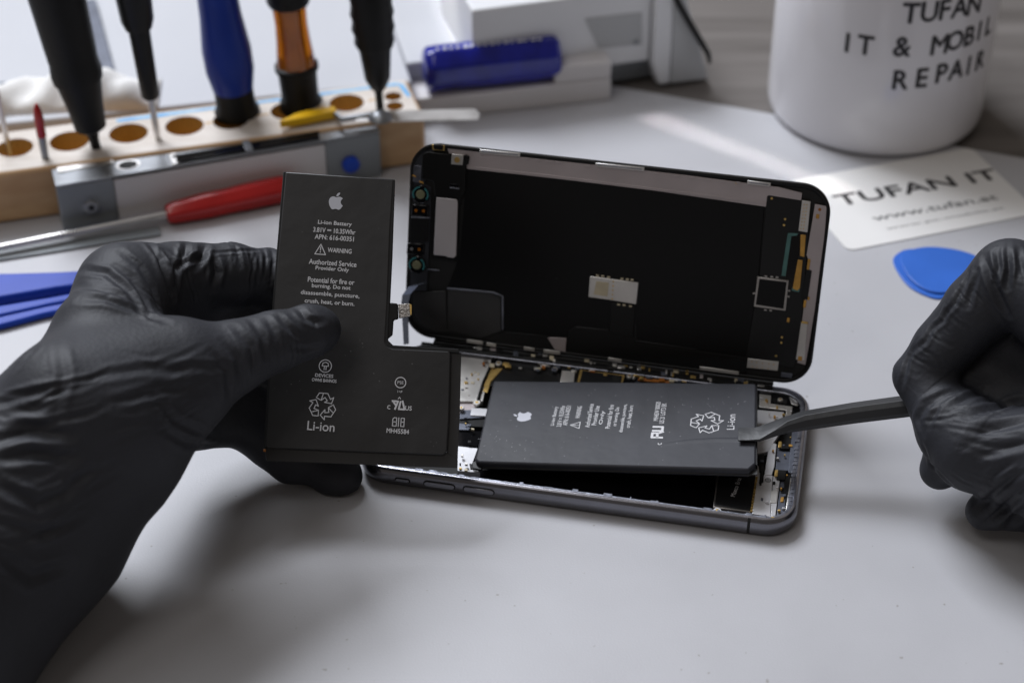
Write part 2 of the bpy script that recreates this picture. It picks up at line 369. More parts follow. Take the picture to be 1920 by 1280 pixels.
# left visible area
bp('logic_shield', 'nickel', [(800, 655), (924, 664), (905, 752), (800, 752)], 0.50, 0.2)
bp('shield_strip', 'nickel', [(870, 652), (930, 657), (926, 668), (868, 664)], 0.57, 0.05)
bp('frame_clip', 'silver', [(866, 646), (925, 652), (925, 656), (866, 651)], 0.62, 0.05)
f = BF.lift(0.52)
MB().tube([BF.px(x, y, 0.56) for x, y in ((926, 668), (918, 690), (906, 716), (899, 738), (896, 750))], 0.045).build('coax_cable', M['blackp'], phone, smooth=True)
bp('flex_pad', 'brass', [(921, 690), (943, 690), (930, 705), (914, 722), (905, 724)], 0.53, 0.05)
bp('flex_pad', 'brass', [(914, 708), (921, 712), (914, 736), (906, 732)], 0.535, 0.05)
bp('logic_cover', 'satin', [(950, 672), (1012, 680), (1050, 700), (1048, 722), (905, 722), (925, 690)], 0.50, 0.1)
bp('camera_ring', 'blackp', [(995, 712), (1005, 703), (1025, 700), (1042, 706), (1050, 724), (990, 724)], 0.545, 0.06)
bp('lower_shield', 'pinkm', [(858, 752), (896, 757), (888, 775), (858, 775)], 0.42, 0.1)
bp('connector_bar', 'bluegrey', [(862, 768), (915, 768), (910, 782), (862, 785)], 0.46, 0.2)
bp('connector_block', 'white_m', [(884, 764), (916, 766), (914, 780), (882, 778)], 0.50, 0.05)
bp('dark_bracket', 'blackp', [(858, 782), (918, 784), (905, 800), (858, 798)], 0.40, 0.2)
bp('bracket_face', 'bluegrey', [(860, 793), (884, 795), (880, 806), (860, 805)], 0.42, 0.1)
bp('dark_slot', 'gloss', [(858, 806), (905, 808), (895, 836), (858, 836)], 0.35, 0.2)
bp('side_plate', 'white_m', [(858, 836), (896, 840), (886, 868), (900, 886), (858, 882)], 0.36, 0.2)
bp('side_plate_clip', 'blackp', [(880, 868), (904, 873), (904, 880), (882, 878)], 0.60, 0.06)
for x, y, r in ((935, 681, .12), (894, 755, .13), (865, 765, .10), (1023, 682, .14), (1040, 692, .11), (1180, 705, .10)): screw(x, y, 0.58, r)
bp('screw_tab', 'nickel', [(1012, 672), (1038, 674), (1036, 686), (1014, 688)], 0.56, 0.05)
# strip between display and battery
bp('bridge_strip', 'blackp', [(1058, 668), (1088, 672), (1080, 724), (1046, 722)], 0.56, 0.08)
bp('label_plate', 'nickel', [(1054, 694), (1078, 696), (1076, 716), (1050, 716)], 0.60, 0.03)
MB().disc(BF.at(1067, 690, 0.60), 0.05, 0, 0.03, 12).build('contact_dot', M['brass'], phone)
bp('chip_frame', 'brass', [(1088, 690), (1172, 701), (1166, 725), (1080, 725)], 0.56, 0.05)
bp('chip_shield', 'satin', [(1092, 694), (1167, 704), (1162, 725), (1085, 725)], 0.59, 0.05)
bp('amber_flex', 'ambert', [(1200, 700), (1258, 707), (1256, 718), (1196, 712)], 0.56, 0.05)
bp('board_strip', 'bluegrey', [(1190, 714), (1400, 730), (1400, 740), (1190, 722)], 0.40, 0.05)
for (x0, y0, x1, y1, m) in ((1062, 663, 1088, 667, 'silver'), (1098, 668, 1160, 678, 'ledge'), (1140, 680, 1172, 686, 'nickel'), (1106, 682, 1130, 686, 'nickel'),
                            (985, 652, 1002, 656, 'nickel'), (1262, 706, 1272, 709, 'nickel'), (1278, 708, 1288, 711, 'brass'), (1312, 694, 1392, 704, 'nickel'), (1205, 690, 1240, 696, 'pinkm'), (1330, 706, 1390, 712, 'bluegrey')):
    bp('spring_contact', m, [(x0, y0), (x1, y1), (x1 - 1, y1 + 5), (x0 - 1, y0 + 5)], 0.64, 0.06)
mb = MB()
for k in range(34):
    x = 880 + k * 16.5 + random.uniform(-5, 5); y = 650 + (x - 880) * 0.128 + random.uniform(-2, 5)
    l = random.uniform(4, 13)
    mb.prism([BF.px(a, b, 0.61) for a, b in ((x, y), (x + l, y + l * .12), (x + l, y + l * .12 + 3), (x, y + 3))], (0, 0, -0.05))
mb.build('far_contact_row', M['nickel'], phone, bevel=0.006)
def scatter(n, corners, mats, top=0.5, smin_=2.5, smax=8, name='board_component', seed=1):
    rs = random.Random(seed); groups = {}
    a, b, c, d = [np.array(q, float) for q in corners]
    for k in range(n):
        s, t = rs.random(), rs.random(); p = (a * (1 - s) + b * s) * (1 - t) + (d * (1 - s) + c * s) * t
        w_, h_ = rs.uniform(smin_, smax), rs.uniform(smin_ * .7, smax * .6); mm = rs.choice(mats); z = top + rs.uniform(0, .05)
        pts = [(p[0] + i * w_ / 2, p[1] + j * h_ / 2 + i * w_ * .06) for i, j in ((-1, -1), (1, -1), (1, 1), (-1, 1))]
        MB().prism([BF.px(x, y, z) for x, y in pts], (0, 0, -.08)).build(name, M[mm], phone, bevel=0.008)
scatter(46, ((880, 646), (1440, 716), (1436, 724), (876, 655)), ['nickel', 'brass', 'pinkm', 'silver', 'bluegrey', 'cream', 'blackp'], 0.75, 3, 13, 'hinge_contact', 2)
scatter(40, ((900, 668), (1400, 715), (1400, 724), (900, 684)), ['nickel', 'brass', 'bluegrey', 'cream', 'motor', 'ambert'], 0.60, 3, 12, 'board_component', 3)
scatter(30, ((1425, 735), (1492, 750), (1470, 960), (1425, 940)), ['nickel', 'brass', 'bluegrey', 'blackp', 'white_m', 'gold'], 0.60, 2.5, 7, 'board_component', 4)
scatter(22, ((862, 672), (900, 676), (888, 880), (862, 880)), ['nickel', 'brass', 'bluegrey', 'cream', 'blackp'], 0.51, 2.5, 7, 'board_component', 5)
# right end
bp('speaker_plate', 'white_m', [(1420, 768), (1470, 772), (1462, 812), (1440, 846), (1420, 850)], 0.50, 0.15)
bp('corner_shield', 'nickel', [(1424, 738), (1446, 741), (1445, 756), (1486, 762), (1482, 785), (1472, 783), (1474, 768), (1424, 762)], 0.56, 0.06)
bp('corner_contact', 'nickel', [(1430, 728), (1452, 731), (1451, 736), (1430, 733)], 0.60, 0.05)
bp('corner_clip', 'silver', [(1478, 738), (1494, 746), (1496, 760), (1484, 756)], 0.58, 0.05)
bp('dark_pocket', 'blackp', [(1448, 735), (1476, 740), (1476, 758), (1448, 754)], 0.40, 0.1)
screw(1463, 749, 0.56, .09); screw(1437, 750, 0.59, .05, 'brass')
bp('tall_plate', 'white_m', [(1450, 830), (1456, 832), (1452, 874), (1447, 890), (1433, 889), (1440, 846)], 0.56, 0.06)
bp('port_block', 'bluegrey', [(1458, 836), (1484, 838), (1478, 882), (1454, 880)], 0.50, 0.15)
bp('rim_channel', 'bluegrey', [(1488, 780), (1500, 786), (1486, 888), (1478, 884)], 0.60, 0.1)
bp('black_connector', 'blackp', [(1466, 832), (1481, 833), (1480, 841), (1464, 840)], 0.60, 0.1)
bp('black_connector', 'blackp', [(1458, 880), (1474, 881), (1472, 899), (1456, 897)], 0.62, 0.1)
bp('contact_pin', 'brass', [(1453, 880), (1459, 880), (1458, 892), (1452, 892)], 0.64, 0.05)
bp('contact_pin', 'brass', [(1460, 827), (1466, 827), (1465, 838), (1459, 838)], 0.62, 0.05)
bp('spring_arm', 'blackp', [(1421, 852), (1433, 850), (1431, 884), (1424, 884)], 0.56, 0.08)
bp('thin_plate', 'white_m', [(1417, 872), (1427, 874), (1423, 908), (1415, 906)], 0.52, 0.05)
bp('spring_arm', 'satin', [(1428, 874), (1432, 874), (1428, 908), (1424, 908)], 0.58, 0.05)
bp('port_cover', 'white_m', [(1432, 890), (1449, 891), (1444, 968), (1410, 962), (1418, 908), (1431, 904)], 0.54, 0.2)
bp('port_cover', 'white_m', [(1450, 892), (1463, 894), (1454, 966), (1445, 966)], 0.55, 0.2)
bp('clear_tape', 'nickel', [(1446, 920), (1459, 914), (1456, 942), (1444, 942)], 0.57, 0.02)
mb = MB(); strokes(mb, BF.at(1440, 900, 0.545), [ring_pts(0.09, 14)], 0.03, closed=True); strokes(mb, BF.at(1440, 900, 0.545), [ring_pts(0.04, 10)], 0.02, closed=True); mb.build('stamped_mark', M['inkg'], phone)
bp('side_flex', 'bluegrey', [(1464, 900), (1477, 902), (1470, 968), (1456, 968)], 0.52, 0.2)
bp('contact_pad', 'gold', [(1464, 931), (1470, 931), (1469, 940), (1463, 940)], 0.55, 0.03)
bp('contact_pad', 'blackp', [(1465, 913), (1472, 914), (1471, 924), (1464, 923)], 0.55, 0.03)
bp('silver_edge', 'silver', [(1482, 895), (1486, 896), (1478, 960), (1472, 962)], 0.60, 0.1)
bp('dark_wall', 'blackp', [(1474, 888), (1484, 890), (1472, 950), (1470, 904)], 0.58, 0.1)
for x, y in ((1449, 972), (1403, 967), (1345, 957)): screw(x, y, 0.63, .13, 'white_m')
bp('screw_lug', 'white_m', [(1395, 962), (1420, 966), (1420, 971), (1394, 969)], 0.60, 0.08)
bp('screw_lug', 'white_m', [(1318, 956), (1380, 962), (1382, 967), (1350, 966), (1316, 959)], 0.60, 0.08)
bp('corner_pad', 'bluegrey', [(1424, 968), (1436, 964), (1440, 972), (1434, 978), (1422, 975)], 0.62, 0.05)
# vibration motor can
bp('motor_rim', 'motor', [(1345, 888), (1420, 892), (1410, 960), (1337, 950)], 0.50, 0.3)
bp('vibration_motor', 'satin', [(1348, 888), (1417, 892), (1407, 956), (1340, 946)], 0.53, 0.05, bevel=0.02)
mb = MB(); tf = Frame(BF.px(1380, 913, 0.53), bv * 0.97 + bu * 0.12, -bu); text_to(mb, 'Maxco Bria', tf, width=0.95, off=0.006); mb.build('motor_print', M['print'], phone)
mb = MB()
for k in range(12):
    y = 893 + k * 5.6; x = 1419 - k * 0.9
    mb.prism([BF.px(a, b, 0.57) for a, b in ((x - 2, y), (x + 2, y), (x + 1.6, y + 3.2), (x - 2.4, y + 3.2))], (0, 0, -0.06))
mb.build('motor_contacts', M['brass'], phone)

# ================================================================== DISPLAY ASSEMBLY
def RM(rx, ry, rz):
    a, b, c = np.cos([rx, ry, rz]); s, t, u = np.sin([rx, ry, rz])
    return np.array([[c, -u, 0], [u, c, 0], [0, 0, 1]]) @ np.array([[b, 0, t], [0, 1, 0], [-t, 0, b]]) @ np.array([[1, 0, 0], [0, a, -s], [0, s, a]])
R_ = RM(1.294, -0.003, -0.214)
DF = Frame(np.array([-3.844, 52.796 - 48, 0.854]), R_[:, 0], R_[:, 1])
disp = thing('display_assembly', DF.o + DF.u * L_ / 2, 'detached black phone display standing open behind the phone body, showing its metal back', 'phone display')
def dring(off, h, r=1.0): return [DF.w(x + cx * off, y + cy * off, h) for x, y, cx, cy in rrect(0, L_, 0, W_, r, 12)]
MB().prism(dring(0.0, -0.14), -DF.n * 0.06).build('cover_glass', M['gloss'], disp, bevel=0.03)
mb = MB(); mb.loft([dring(o, h) for o, h in ((-0.02, -0.15), (0.0, -0.10), (0.0, -0.02), (-0.03, 0.0), (-0.10, 0.0), (-0.13, -0.03), (-0.14, -0.15))], cap=False)
mb.build('plastic_rim', M['blackp'], disp, smooth=True, angle=50)
MB().prism(dring(-0.12, -0.09), -DF.n * 0.05).build('back_layer', M['matteb'], disp)
def dp(name, m, px, top=-0.02, thick=0.05, bevel=0.010, parent=None, **k): return plate(name, parent or disp, M[m], DF, px, top, thick, bevel, **k)
# mauve frame strip along the top and down the right
dp('metal_strip', 'pinkm', [(838, 276), (900, 282), (905, 287), (1140, 312), (1290, 329), (1395, 343), (1460, 351), (1504, 362), (1502, 378), (1440, 374), (1436, 388), (1200, 354), (1040, 335), (875, 316), (874, 292), (842, 288)], -0.025)
dp('graphite_sheet', 'shield', [(876, 316), (1040, 335), (1200, 355), (1433, 383), (1422, 520), (1400, 668), (1385, 668), (1190, 640), (1100, 632), (1040, 630), (945, 621), (942, 556), (930, 548), (838, 540), (862, 480)], -0.035, 0.05)
dp('sheet_fold', 'pinkm', [(876, 311), (1040, 329), (1200, 349), (1436, 379), (1436, 383), (1200, 354.5), (1040, 334.5), (876, 317)], -0.01, 0.03)
dp('camera_recess', 'recess', [(840, 541), (925, 549), (941, 556), (941, 620), (900, 634), (838, 620)], -0.04, 0.04)
dp('recess_wall', 'satin', [(925, 547), (944, 556), (943, 622), (938, 622), (938, 559), (922, 551)], -0.005, 0.05)
dp('side_frame', 'satin', [(940, 622), (1060, 636), (1060, 660), (930, 645)], -0.02, 0.04)
dp('sheet_line', 'satin', [(944, 621), (1030, 630), (1030, 633), (944, 624)], 0.0, 0.03)
dp('sheet_line', 'satin', [(1192, 638), (1305, 654), (1305, 657), (1192, 641)], -0.01, 0.03)
dp('sheet_line', 'satin', [(1190, 608), (1193, 608), (1194, 640), (1190, 640)], -0.01, 0.03)
dp('ribbon_cover', 'blackp', [(1066, 620), (1080, 612), (1140, 618), (1146, 625), (1190, 630), (1190, 642), (1400, 670), (1400, 700), (1064, 664)], -0.015, 0.05, bevel=0.02)
dp('bottom_plate', 'pinkm', [(1026, 632), (1062, 634), (1060, 660), (1040, 655)], -0.01, 0.04)
dp('bottom_plate', 'nickel', [(1402, 672), (1460, 678), (1458, 695), (1400, 689)], 0.0, 0.04)
mb = MB()
for k in range(9): mb.disc(DF.at(1410 + (k % 5) * 10 + random.uniform(-2, 2), 678 + (k // 5) * 9 + (k % 5) * 1.2, 0.004), 0.02, 0, 0.008, 8)
mb.build('plate_punch_marks', M['brass'], disp)
dp('recess_edge', 'ledge', [(838, 539), (925, 547), (943, 554), (943, 557), (924, 550), (838, 542)], 0.0, 0.03)
dp('recess_edge', 'ledge', [(941, 556), (944, 556), (944, 618), (941, 618)], 0.0, 0.03)
dp('wall_reflection', 'recess', [(775, 548), (836, 545), (838, 622), (812, 622), (788, 606), (776, 585)], -0.03, 0.03, bevel=0.03)  # lighter patch put in for the reflection on the left wall
# clips along edges
def bar(name, m, x0, y0, x1, y1, wd, top=0.03, th=0.04, parent=None):
    a, b = DF.px(x0, y0, top), DF.px(x1, y1, top); d = nrm(b - a); f = Frame(a, d, np.cross(DF.n, d)); l = np.linalg.norm(b - a)
    return MB().box(f, 0, l, -wd / 2, wd / 2, -th, 0).build(name, M[m], parent or disp, bevel=0.012)
for x0, y0, x1, y1 in ((899, 284, 975, 291), (1116, 309, 1208, 318), (1401, 342, 1445, 347)):
    bar('edge_clip', 'silver', x0, y0, x1, y1, 0.13, 0.045, 0.06); bar('clip_groove', 'ledge', x0 + 4, y0 + .2, x1 - 4, y1 - .2, 0.04, 0.052, 0.02)
for x0, y0, x1, y1 in ((875, 639, 905, 643), (912, 645, 930, 648), (1019, 658, 1050, 662), (982, 653, 1002, 656), (1312, 690, 1385, 700), (1140, 673, 1165, 677)):
    bar('edge_clip', 'nickel', x0, y0, x1, y1, 0.12, 0.03, 0.06)
mb = MB()
for x in (985, 1003, 1024, 1042, 1095, 1226, 1262, 1290, 1322, 1350, 1380):
    y = 283.5 + (x - 900) * 0.1135 + 2.5; l = random.uniform(7, 16)
    mb.prism([DF.px(a, b, 0.01) for a, b in ((x, y), (x + l, y + l * .113), (x + l, y + l * .113 + 4), (x, y + 4))], -DF.n * 0.05)
mb.build('frame_tabs', M['pinkm'], disp, bevel=0.005)
# sensor row on the left
dp('sensor_flex', 'darkflex', [(779, 292), (796, 284), (815, 279), (812, 288), (800, 300), (796, 345), (808, 352), (808, 400), (800, 545), (768, 545), (772, 340)], -0.03, 0.04)
dp('speaker_bracket', 'blackp', [(792, 290), (802, 285), (842, 290), (846, 300), (873, 306), (872, 360), (864, 372), (864, 382), (830, 382), (816, 370), (812, 340), (790, 335)], 0.03, 0.08, bevel=0.02)
dp('bracket_clip', 'brass', [(810, 271), (834, 273), (833, 283), (811, 281)], 0.01, 0.06)
dp('clip_cap', 'satin', [(813, 271), (831, 273), (830, 282), (813, 280)], 0.025, 0.03)
dp('bracket_arm', 'blackp', [(872, 290), (880, 294), (878, 308), (868, 312)], 0.06, 0.08, bevel=0.02)
c_ = dp('contact_block', 'nickel', [(847, 289), (869, 291), (867, 310), (846, 308)], 0.06, 0.08)
MB().disc(DF.at(857, 300, 0.062), 0.10, 0, 0.012, 16).build('block_dimple', M['brass'], c_)
dp('bracket_slot', 'gloss', [(843, 344), (861, 346), (860, 352), (842, 350)], 0.035, 0.02)
dp('bracket_edge', 'ledge', [(843, 351), (861, 353), (861, 355), (843, 353)], 0.04, 0.02)
dp('flex_tab', 'ledge', [(773, 310), (790, 311), (788, 343), (772, 340)], -0.01, 0.03)
for x, y in ((776, 330), (790, 342)): dp('solder_mark', 'gold', skew(x, y, 8, 3, 0.4), 0.0, 0.02)
for x, y, c1 in ((789, 364, 0), (782, 496, 1)):
    f = DF.at(x, y, 0.0)
    ho = MB().lathe(f.w(0, 0, -0.06), f.w(0, 0, 0.05), [(0, 0.33), (0.8, 0.33), (1, 0.30)], 32).build('lens_housing', M['gloss'], disp, smooth=True)
    arc = MB()
    for a0, a1 in ((95, 215), (-35, 60)):
        qs = np.radians(np.linspace(a0, a1, 14)); arc.prism([f.w(.29 * math.cos(q), .29 * math.sin(q), .06) for q in qs] + [f.w(.235 * math.cos(q), .235 * math.sin(q), .06) for q in qs[::-1]], -f.n * .02)
    arc.build('lens_rim', M['cyan'], ho)
    MB().disc(f, 0.16, 0.03, 0.065, 24).build('lens', M['lens'], ho, bevel=0.02)
for (x, y, cols) in ((787, 395, ('ambert', 'ambert')), (779, 467, ('silver', 'ambert'))):
    b_ = dp('sensor_pocket', 'gloss', skew(x, y, 33, 22, 0.06), 0.03, 0.08, bevel=0.04)
    for dx, mm in ((-7, cols[0]), (7, cols[1])):
        MB().disc(DF.at(x + dx, y + dx * .06, 0.032), 0.055, 0, 0.012, 14).build('sensor_dot', M[mm], b_)
dp('sensor_cover', 'satin', skew(786, 431, 34, 44, 0.05, -0.03), 0.02, 0.08)
dp('pocket_edge', 'ledge', [(771, 406), (806, 408), (806, 410), (771, 408)], 0.03, 0.05)
dp('speaker_frame', 'blackp', [(812, 366), (862, 371), (857, 490), (805, 483)], 0.0, 0.05)
dp('earpiece_speaker', 'satin_grey', [(818, 370), (856, 374), (858, 378), (855, 480), (850, 484), (838, 482), (836, 480), (813, 478)], 0.04, 0.06, bevel=0.02)
dp('flex_line', 'ledge', [(802, 504), (824, 506), (824, 508), (802, 506)], 0.0, 0.02)
# centre chip
ch = dp('touch_connector', 'nickel', [(1106, 518), (1197, 530), (1193, 571), (1145, 563), (1103, 557)], 0.05, 0.07, bevel=0.02)
dp('amber_window', 'cream', [(1118, 527), (1142, 530), (1139, 556), (1113, 552)], 0.056, 0.01, parent=ch)
mb = MB()
for k in range(5): mb.disc(DF.at(1150 - k * .5, 528 + k * 8, 0.05), 0.03, 0, 0.012, 10)
mb.build('rivet_line', M['brass'], ch)
mb = MB()
for x, y in ((1120, 517), (1130, 518), (1141, 520), (1166, 523), (1176, 524), (1185, 525), (1160, 571), (1170, 572), (1182, 574)): mb.prism([DF.px(a, b, 0.02) for a, b in skew(x, y, 5.5, 3)], -DF.n * .04)
mb.build('solder_tabs', M['cream'], ch)
dp('chip_ribbon', 'blackp', [(1146, 566), (1191, 572), (1187, 632), (1143, 624)], 0.0, 0.03)
# right hand board
dp('control_board', 'satin', [(1438, 368), (1442, 366), (1504, 376), (1520, 385), (1500, 640), (1488, 690), (1398, 672), (1424, 520)], -0.02, 0.04)
dp('perforated_strip', 'nickel', [(1504, 376), (1520, 378), (1514, 436), (1497, 433)], 0.03, 0.05, bevel=0.01)
mb = MB()
for k in range(16): mb.disc(DF.at(1508 - (k // 2) * .9 + (k % 2) * 5, 384 + (k // 2) * 6.4, 0.03), 0.022, 0, 0.006, 8)
mb.build('perforations', M['brass'], disp)
dp('dark_flex', 'gloss', [(1484, 440), (1502, 440), (1490, 540), (1472, 518)], -0.005, 0.03)
dp('teal_strip', 'teal', [(1477, 437), (1497, 438), (1494, 442), (1484, 443), (1473, 518), (1465, 517)], 0.01, 0.03)
dp('gold_strip', 'gold', [(1501, 440), (1511, 441), (1508, 482), (1500, 480)], 0.02, 0.03)
dp('gold_strip', 'gold', [(1496, 487), (1505, 488), (1500, 540), (1495, 545), (1486, 541)], 0.02, 0.03)
dp('teal_strip', 'teal', [(1486, 538), (1500, 542), (1498, 548), (1484, 545)], 0.015, 0.03)
dp('right_strip', 'pinkm', [(1528, 383), (1550, 387), (1548, 420), (1545, 450), (1538, 500), (1528, 580), (1518, 640), (1510, 684), (1495, 680), (1504, 600), (1517, 490), (1512, 478), (1522, 420)], -0.005, 0.05)
dp('strip_foot', 'nickel', [(1502, 604), (1514, 606), (1508, 676), (1492, 674)], 0.015, 0.03)
dp('strip_cap', 'brass', [(1503, 602), (1515, 604), (1515, 608), (1502, 606)], 0.02, 0.03)
MB().disc(DF.at(1537, 393, 0.0), 0.05, 0, 0.015, 14).build('strip_hole', M['ambert'], disp)
for x, y, w_, h_ in ((1533, 406, 6, 8), (1516, 496, 5, 20), (1509, 570, 5, 14), (1516, 560, 4, 6), (1500, 672, 8, 8), (1478, 600, 5, 8)): dp('gold_pad', 'gold', skew(x, y, w_, h_, .12, -.14), 0.02, 0.03)
dp('black_tape', 'blackp', [(1512, 505), (1522, 508), (1514, 562), (1502, 560)], 0.03, 0.05)
mb = MB()
for x, y in ((1472, 411), (1470, 422), (1447, 372), (1466, 632), (1465, 642), (1455, 667), (1381, 343)): mb.disc(DF.at(x, y, -0.02), 0.04, 0, 0.012, 12)
mb.build('test_points', M['brass'], disp)
c2 = dp('square_frame', 'motor', [(1420, 519), (1479, 526), (1473, 583), (1413, 575)], 0.05, 0.08, bevel=0.012)
dp('square_chip', 'shield', [(1424, 523), (1475, 529), (1469, 579), (1417, 571)], 0.056, 0.03, parent=c2, bevel=0.004)
mb = MB()
for x, y in ((1436, 518), (1447, 519), (1457, 520), (1479, 545), (1478, 556), (1414, 550), (1435, 581), (1445, 582)): mb.prism([DF.px(a, b, 0.02) for a, b in skew(x, y, 5, 3)], -DF.n * .03)
mb.build('solder_tabs', M['motor'], c2)
dp('lower_tab', 'bluegrey', [(1465, 698), (1486, 700), (1484, 709), (1464, 706)], 0.0, 0.03)
# flex ribbons hanging at the lower left corner of the display
mb = MB()
pa = [DF.px(793, 530, 0.05), DF.px(775, 536, 0.35), DF.px(762, 552, 0.7), DF.px(758, 575, 0.85), DF.px(760, 600, 0.8), DF.px(762, 645, 0.5)]
wv = nrm(DF.u * 0.9 + DF.n * 0.3 + DF.v * 0.35)
rr = []
for p, wd in zip(pa, (.5, .45, .36, .30, .26, .24)): rr.append([p - wv * wd / 2, p + wv * wd / 2, p + wv * wd / 2 + DF.n * .012, p - wv * wd / 2 + DF.n * .012])
mb.loft(rr).build('flex_ribbon', M['flex'], disp, smooth=False, bevel=0, sub=0)

# ================================================================== LYING BATTERY
zl, zr = 0.80, 1.75
q = [onz(890, 868, zl), onz(1419, 880, zr), onz(1419, 716, zr + .0), onz(925, 713, zl + 0.15)]
print('lying battery dims', [round(float(np.linalg.norm(q[i] - q[(i + 1) % 4])), 2) for i in range(4)])
# fitted plane through the near edge and the middle of the far edge
LFo = q[0]; lu = nrm(q[1] - q[0]); lv = (q[3] + q[2]) / 2 - (q[0] + q[1]) / 2
LF = Frame(LFo, lu, lv)
bat2 = thing('battery', (q[0] + q[1] + q[2] + q[3]) / 4 - np.array([0, 0, 0.6]), 'scuffed black battery lying in the open phone, its right end pried up', 'battery', 'phone batteries')
def lp(name, m, px, top=0, thick=0.05, bevel=0.012, parent=None, **k): return plate(name, parent or bat2, M[m], LF, px, top, thick, bevel, **k)
# pouch with a soft crease running in from the pried end
mb = MB()
cr_ = [(1245, 832), (1290, 826), (1340, 823), (1385, 823), (1416, 829)]
rs_ = []
for i, (x, y) in enumerate(cr_):
    c_ = LF.px(x, y, 0); hh = (.004, .012, .018, .022, .02)[i]
    rs_.append([c_ + LF.v * d + LF.n * z for d, z in ((-.22, -.01), (-.08, hh * .7), (0, hh), (.05, hh * .5), (.12, -.01))])
mb.loft(rs_, cap=False).build('pouch_crease', M['batteryb'], bat2, smooth=True)
lp('pouch', 'batteryb', [(925, 713), (1416, 718), (1419, 722), (1418, 868), (1404, 880), (896, 866), (890, 860)], 0.0, 0.34, bevel=0.07)
lp('pouch_flange', 'battery', [(886, 866), (1420, 880), (1420, 889), (1400, 890), (890, 876)], -0.20, 0.03, bevel=0.008)
lp('flange_ear', 'blackp', [(886, 864), (905, 867), (902, 880), (886, 876)], -0.19, 0.06)
lp('seam_edge', 'blackp', [(1408, 722), (1420, 724), (1420, 872), (1410, 866)], -0.04, 0.2)
pr_ = MB(); TF = lambda x, y: Frame(LF.px(x, y, 0.0), LF.v, -LF.u)
cmv = 1 / 56.0
lines = [('Li-ion Battery', 1040, 780, 0.98), ('3.81V = 10.35Whr', 1052, 780, 1.1), ('APN: 616-00351', 1063, 779, 1.02), ('WARNING', 1085, 773, 0.62),
         ('Authorized Service', 1105, 779, 1.22), ('Provider Use', 1117, 779, 1.0), ('Only', 1129, 783, 0.70), ('Potential for fire', 1143, 781, 1.22), ('or burning. Do', 1156, 781, 0.98),
         ('disassemble, puncture,', 1169, 784, 1.45), ('crush, heat, burn', 1181, 781, 1.15), ('MH4SW 00020', 1232, 771, 0.98), ('US 21 LOT3 EK', 1243, 775, 1.05)]
for s, x, y, wdt in lines: text_to(pr_, s, TF(x, y), width=wdt, height=0.155, bold=0.003)
text_to(pr_, 'Li-ion', TF(1371, 791), width=0.78)
f = TF(1079, 797); strokes(pr_, f, [[(-.17, -.14), (.17, -.14), (0, .17)]], 0.025, closed=True); strokes(pr_, f, [[(0, -.03), (0, .09)], [(0, -.09), (0, -.07)]], 0.025)
recycle(pr_, TF(1325, 792), 0.56, 0.032)
f = TF(1233, 812); strokes(pr_, f, [[(-.22, -.17), (-.22, .17), (.0, .17), (0, 0), (-.22, 0)], [(-.02, .0), (.08, -.17)], [(.12, .17), (.12, -.14), (.32, -.14), (.32, .17)]], 0.085)
text_to(pr_, 'c', TF(1237, 832), width=0.10)
pr_.build('printed_text', M['print'], bat2)
lg = MB(); apple(lg, TF(979, 781), 0.62); lg.build('printed_logo', M['logo'], bat2)
mb = MB()
for k in range(46):
    x, y = random.choice(((905, 850), (960, 835), (930, 800), (1000, 845), (1290, 760), (1345, 760)))
    x += random.gauss(0, 28); y += random.gauss(0, 12)
    if not (900 < x < 1400 and 722 < y < 862): continue
    a = random.uniform(0, math.pi); l = random.uniform(0.01, 0.07); strokes(mb, LF.at(x, y, 0), [[(0, 0), (l * math.cos(a), l * math.sin(a))]], 0.006)
mb.build('scratches', M['print'], bat2)

# ================================================================== HELD BATTERY
fw_n = -FW
HO = P(515, 860, 57.6)
hu = nrm(P(735, 337, 57.6) - P(533, 322.5, 57.6)); 
HF = Frame(HO, hu, np.cross(fw_n, hu) + FW * 0.0)
if np.dot(HF.n, FW) > 0: HF = Frame(HO, hu, -np.cross(fw_n, hu))
# lean the top a little away from the camera
HF = Frame(HO, hu, HF.v + FW * 0.10)
bat1 = thing('battery', P(660, 860, 57.8), 'black stepped phone battery held upright between gloved thumb and fingers', 'battery', 'phone batteries')
def hp(name, m, px, top=0, thick=0.05, bevel=0.012, parent=None, **k): return plate(name, parent or bat1, M[m], HF, px, top, thick, bevel, **k)
hp('pouch', 'battery', [(535, 322), (738, 336), (732, 430), (727, 560), (722, 640), (726, 649), (736, 653), (840, 658), (845, 662), (842, 780), (838, 846), (830, 853), (500, 840), (497, 836), (510, 600)], 0.0, 0.36, bevel=0.06)
hp('side_edge', 'matteb', [(531, 322), (537, 322), (512, 600), (498, 845), (494, 842), (508, 600)], -0.03, 0.30, bevel=0.02)
hp('side_edge', 'matteb', [(734, 337), (740, 336), (735, 480), (729, 600), (727, 637), (737, 647), (860, 654), (862, 661), (733, 655), (721, 646), (724, 560)], -0.02, 0.32, bevel=0.02)
hp('side_flange', 'battery', [(842, 660), (865, 661), (862, 780), (857, 877), (836, 874), (838, 850)], -0.14, 0.04)
hp('bottom_flange', 'battery', [(497, 832), (838, 848), (858, 862), (857, 877), (499, 864)], -0.11, 0.12, bevel=0.02)
hp('corner_nick', 'ambert', skew(496, 844, 5, 5), 0.0, 0.03)
cn = hp('connector_tab', 'blackp', [(727, 574), (732, 567), (746, 569), (747, 598), (738, 600), (736, 628), (726, 636)], -0.04, 0.12, bevel=0.04)
hp('tab_foil', 'foil', [(746, 570), (768, 568), (770, 593), (748, 597)], -0.02, 0.08, parent=cn, bevel=0.03)
hp('tab_contact', 'brass', [(768, 570), (772, 571), (772, 590), (768, 591)], -0.03, 0.06, parent=cn)
pr_ = MB(); HT = lambda x, y: HF.at(x, y, 0.0)
k_ = 57.6 / FPX
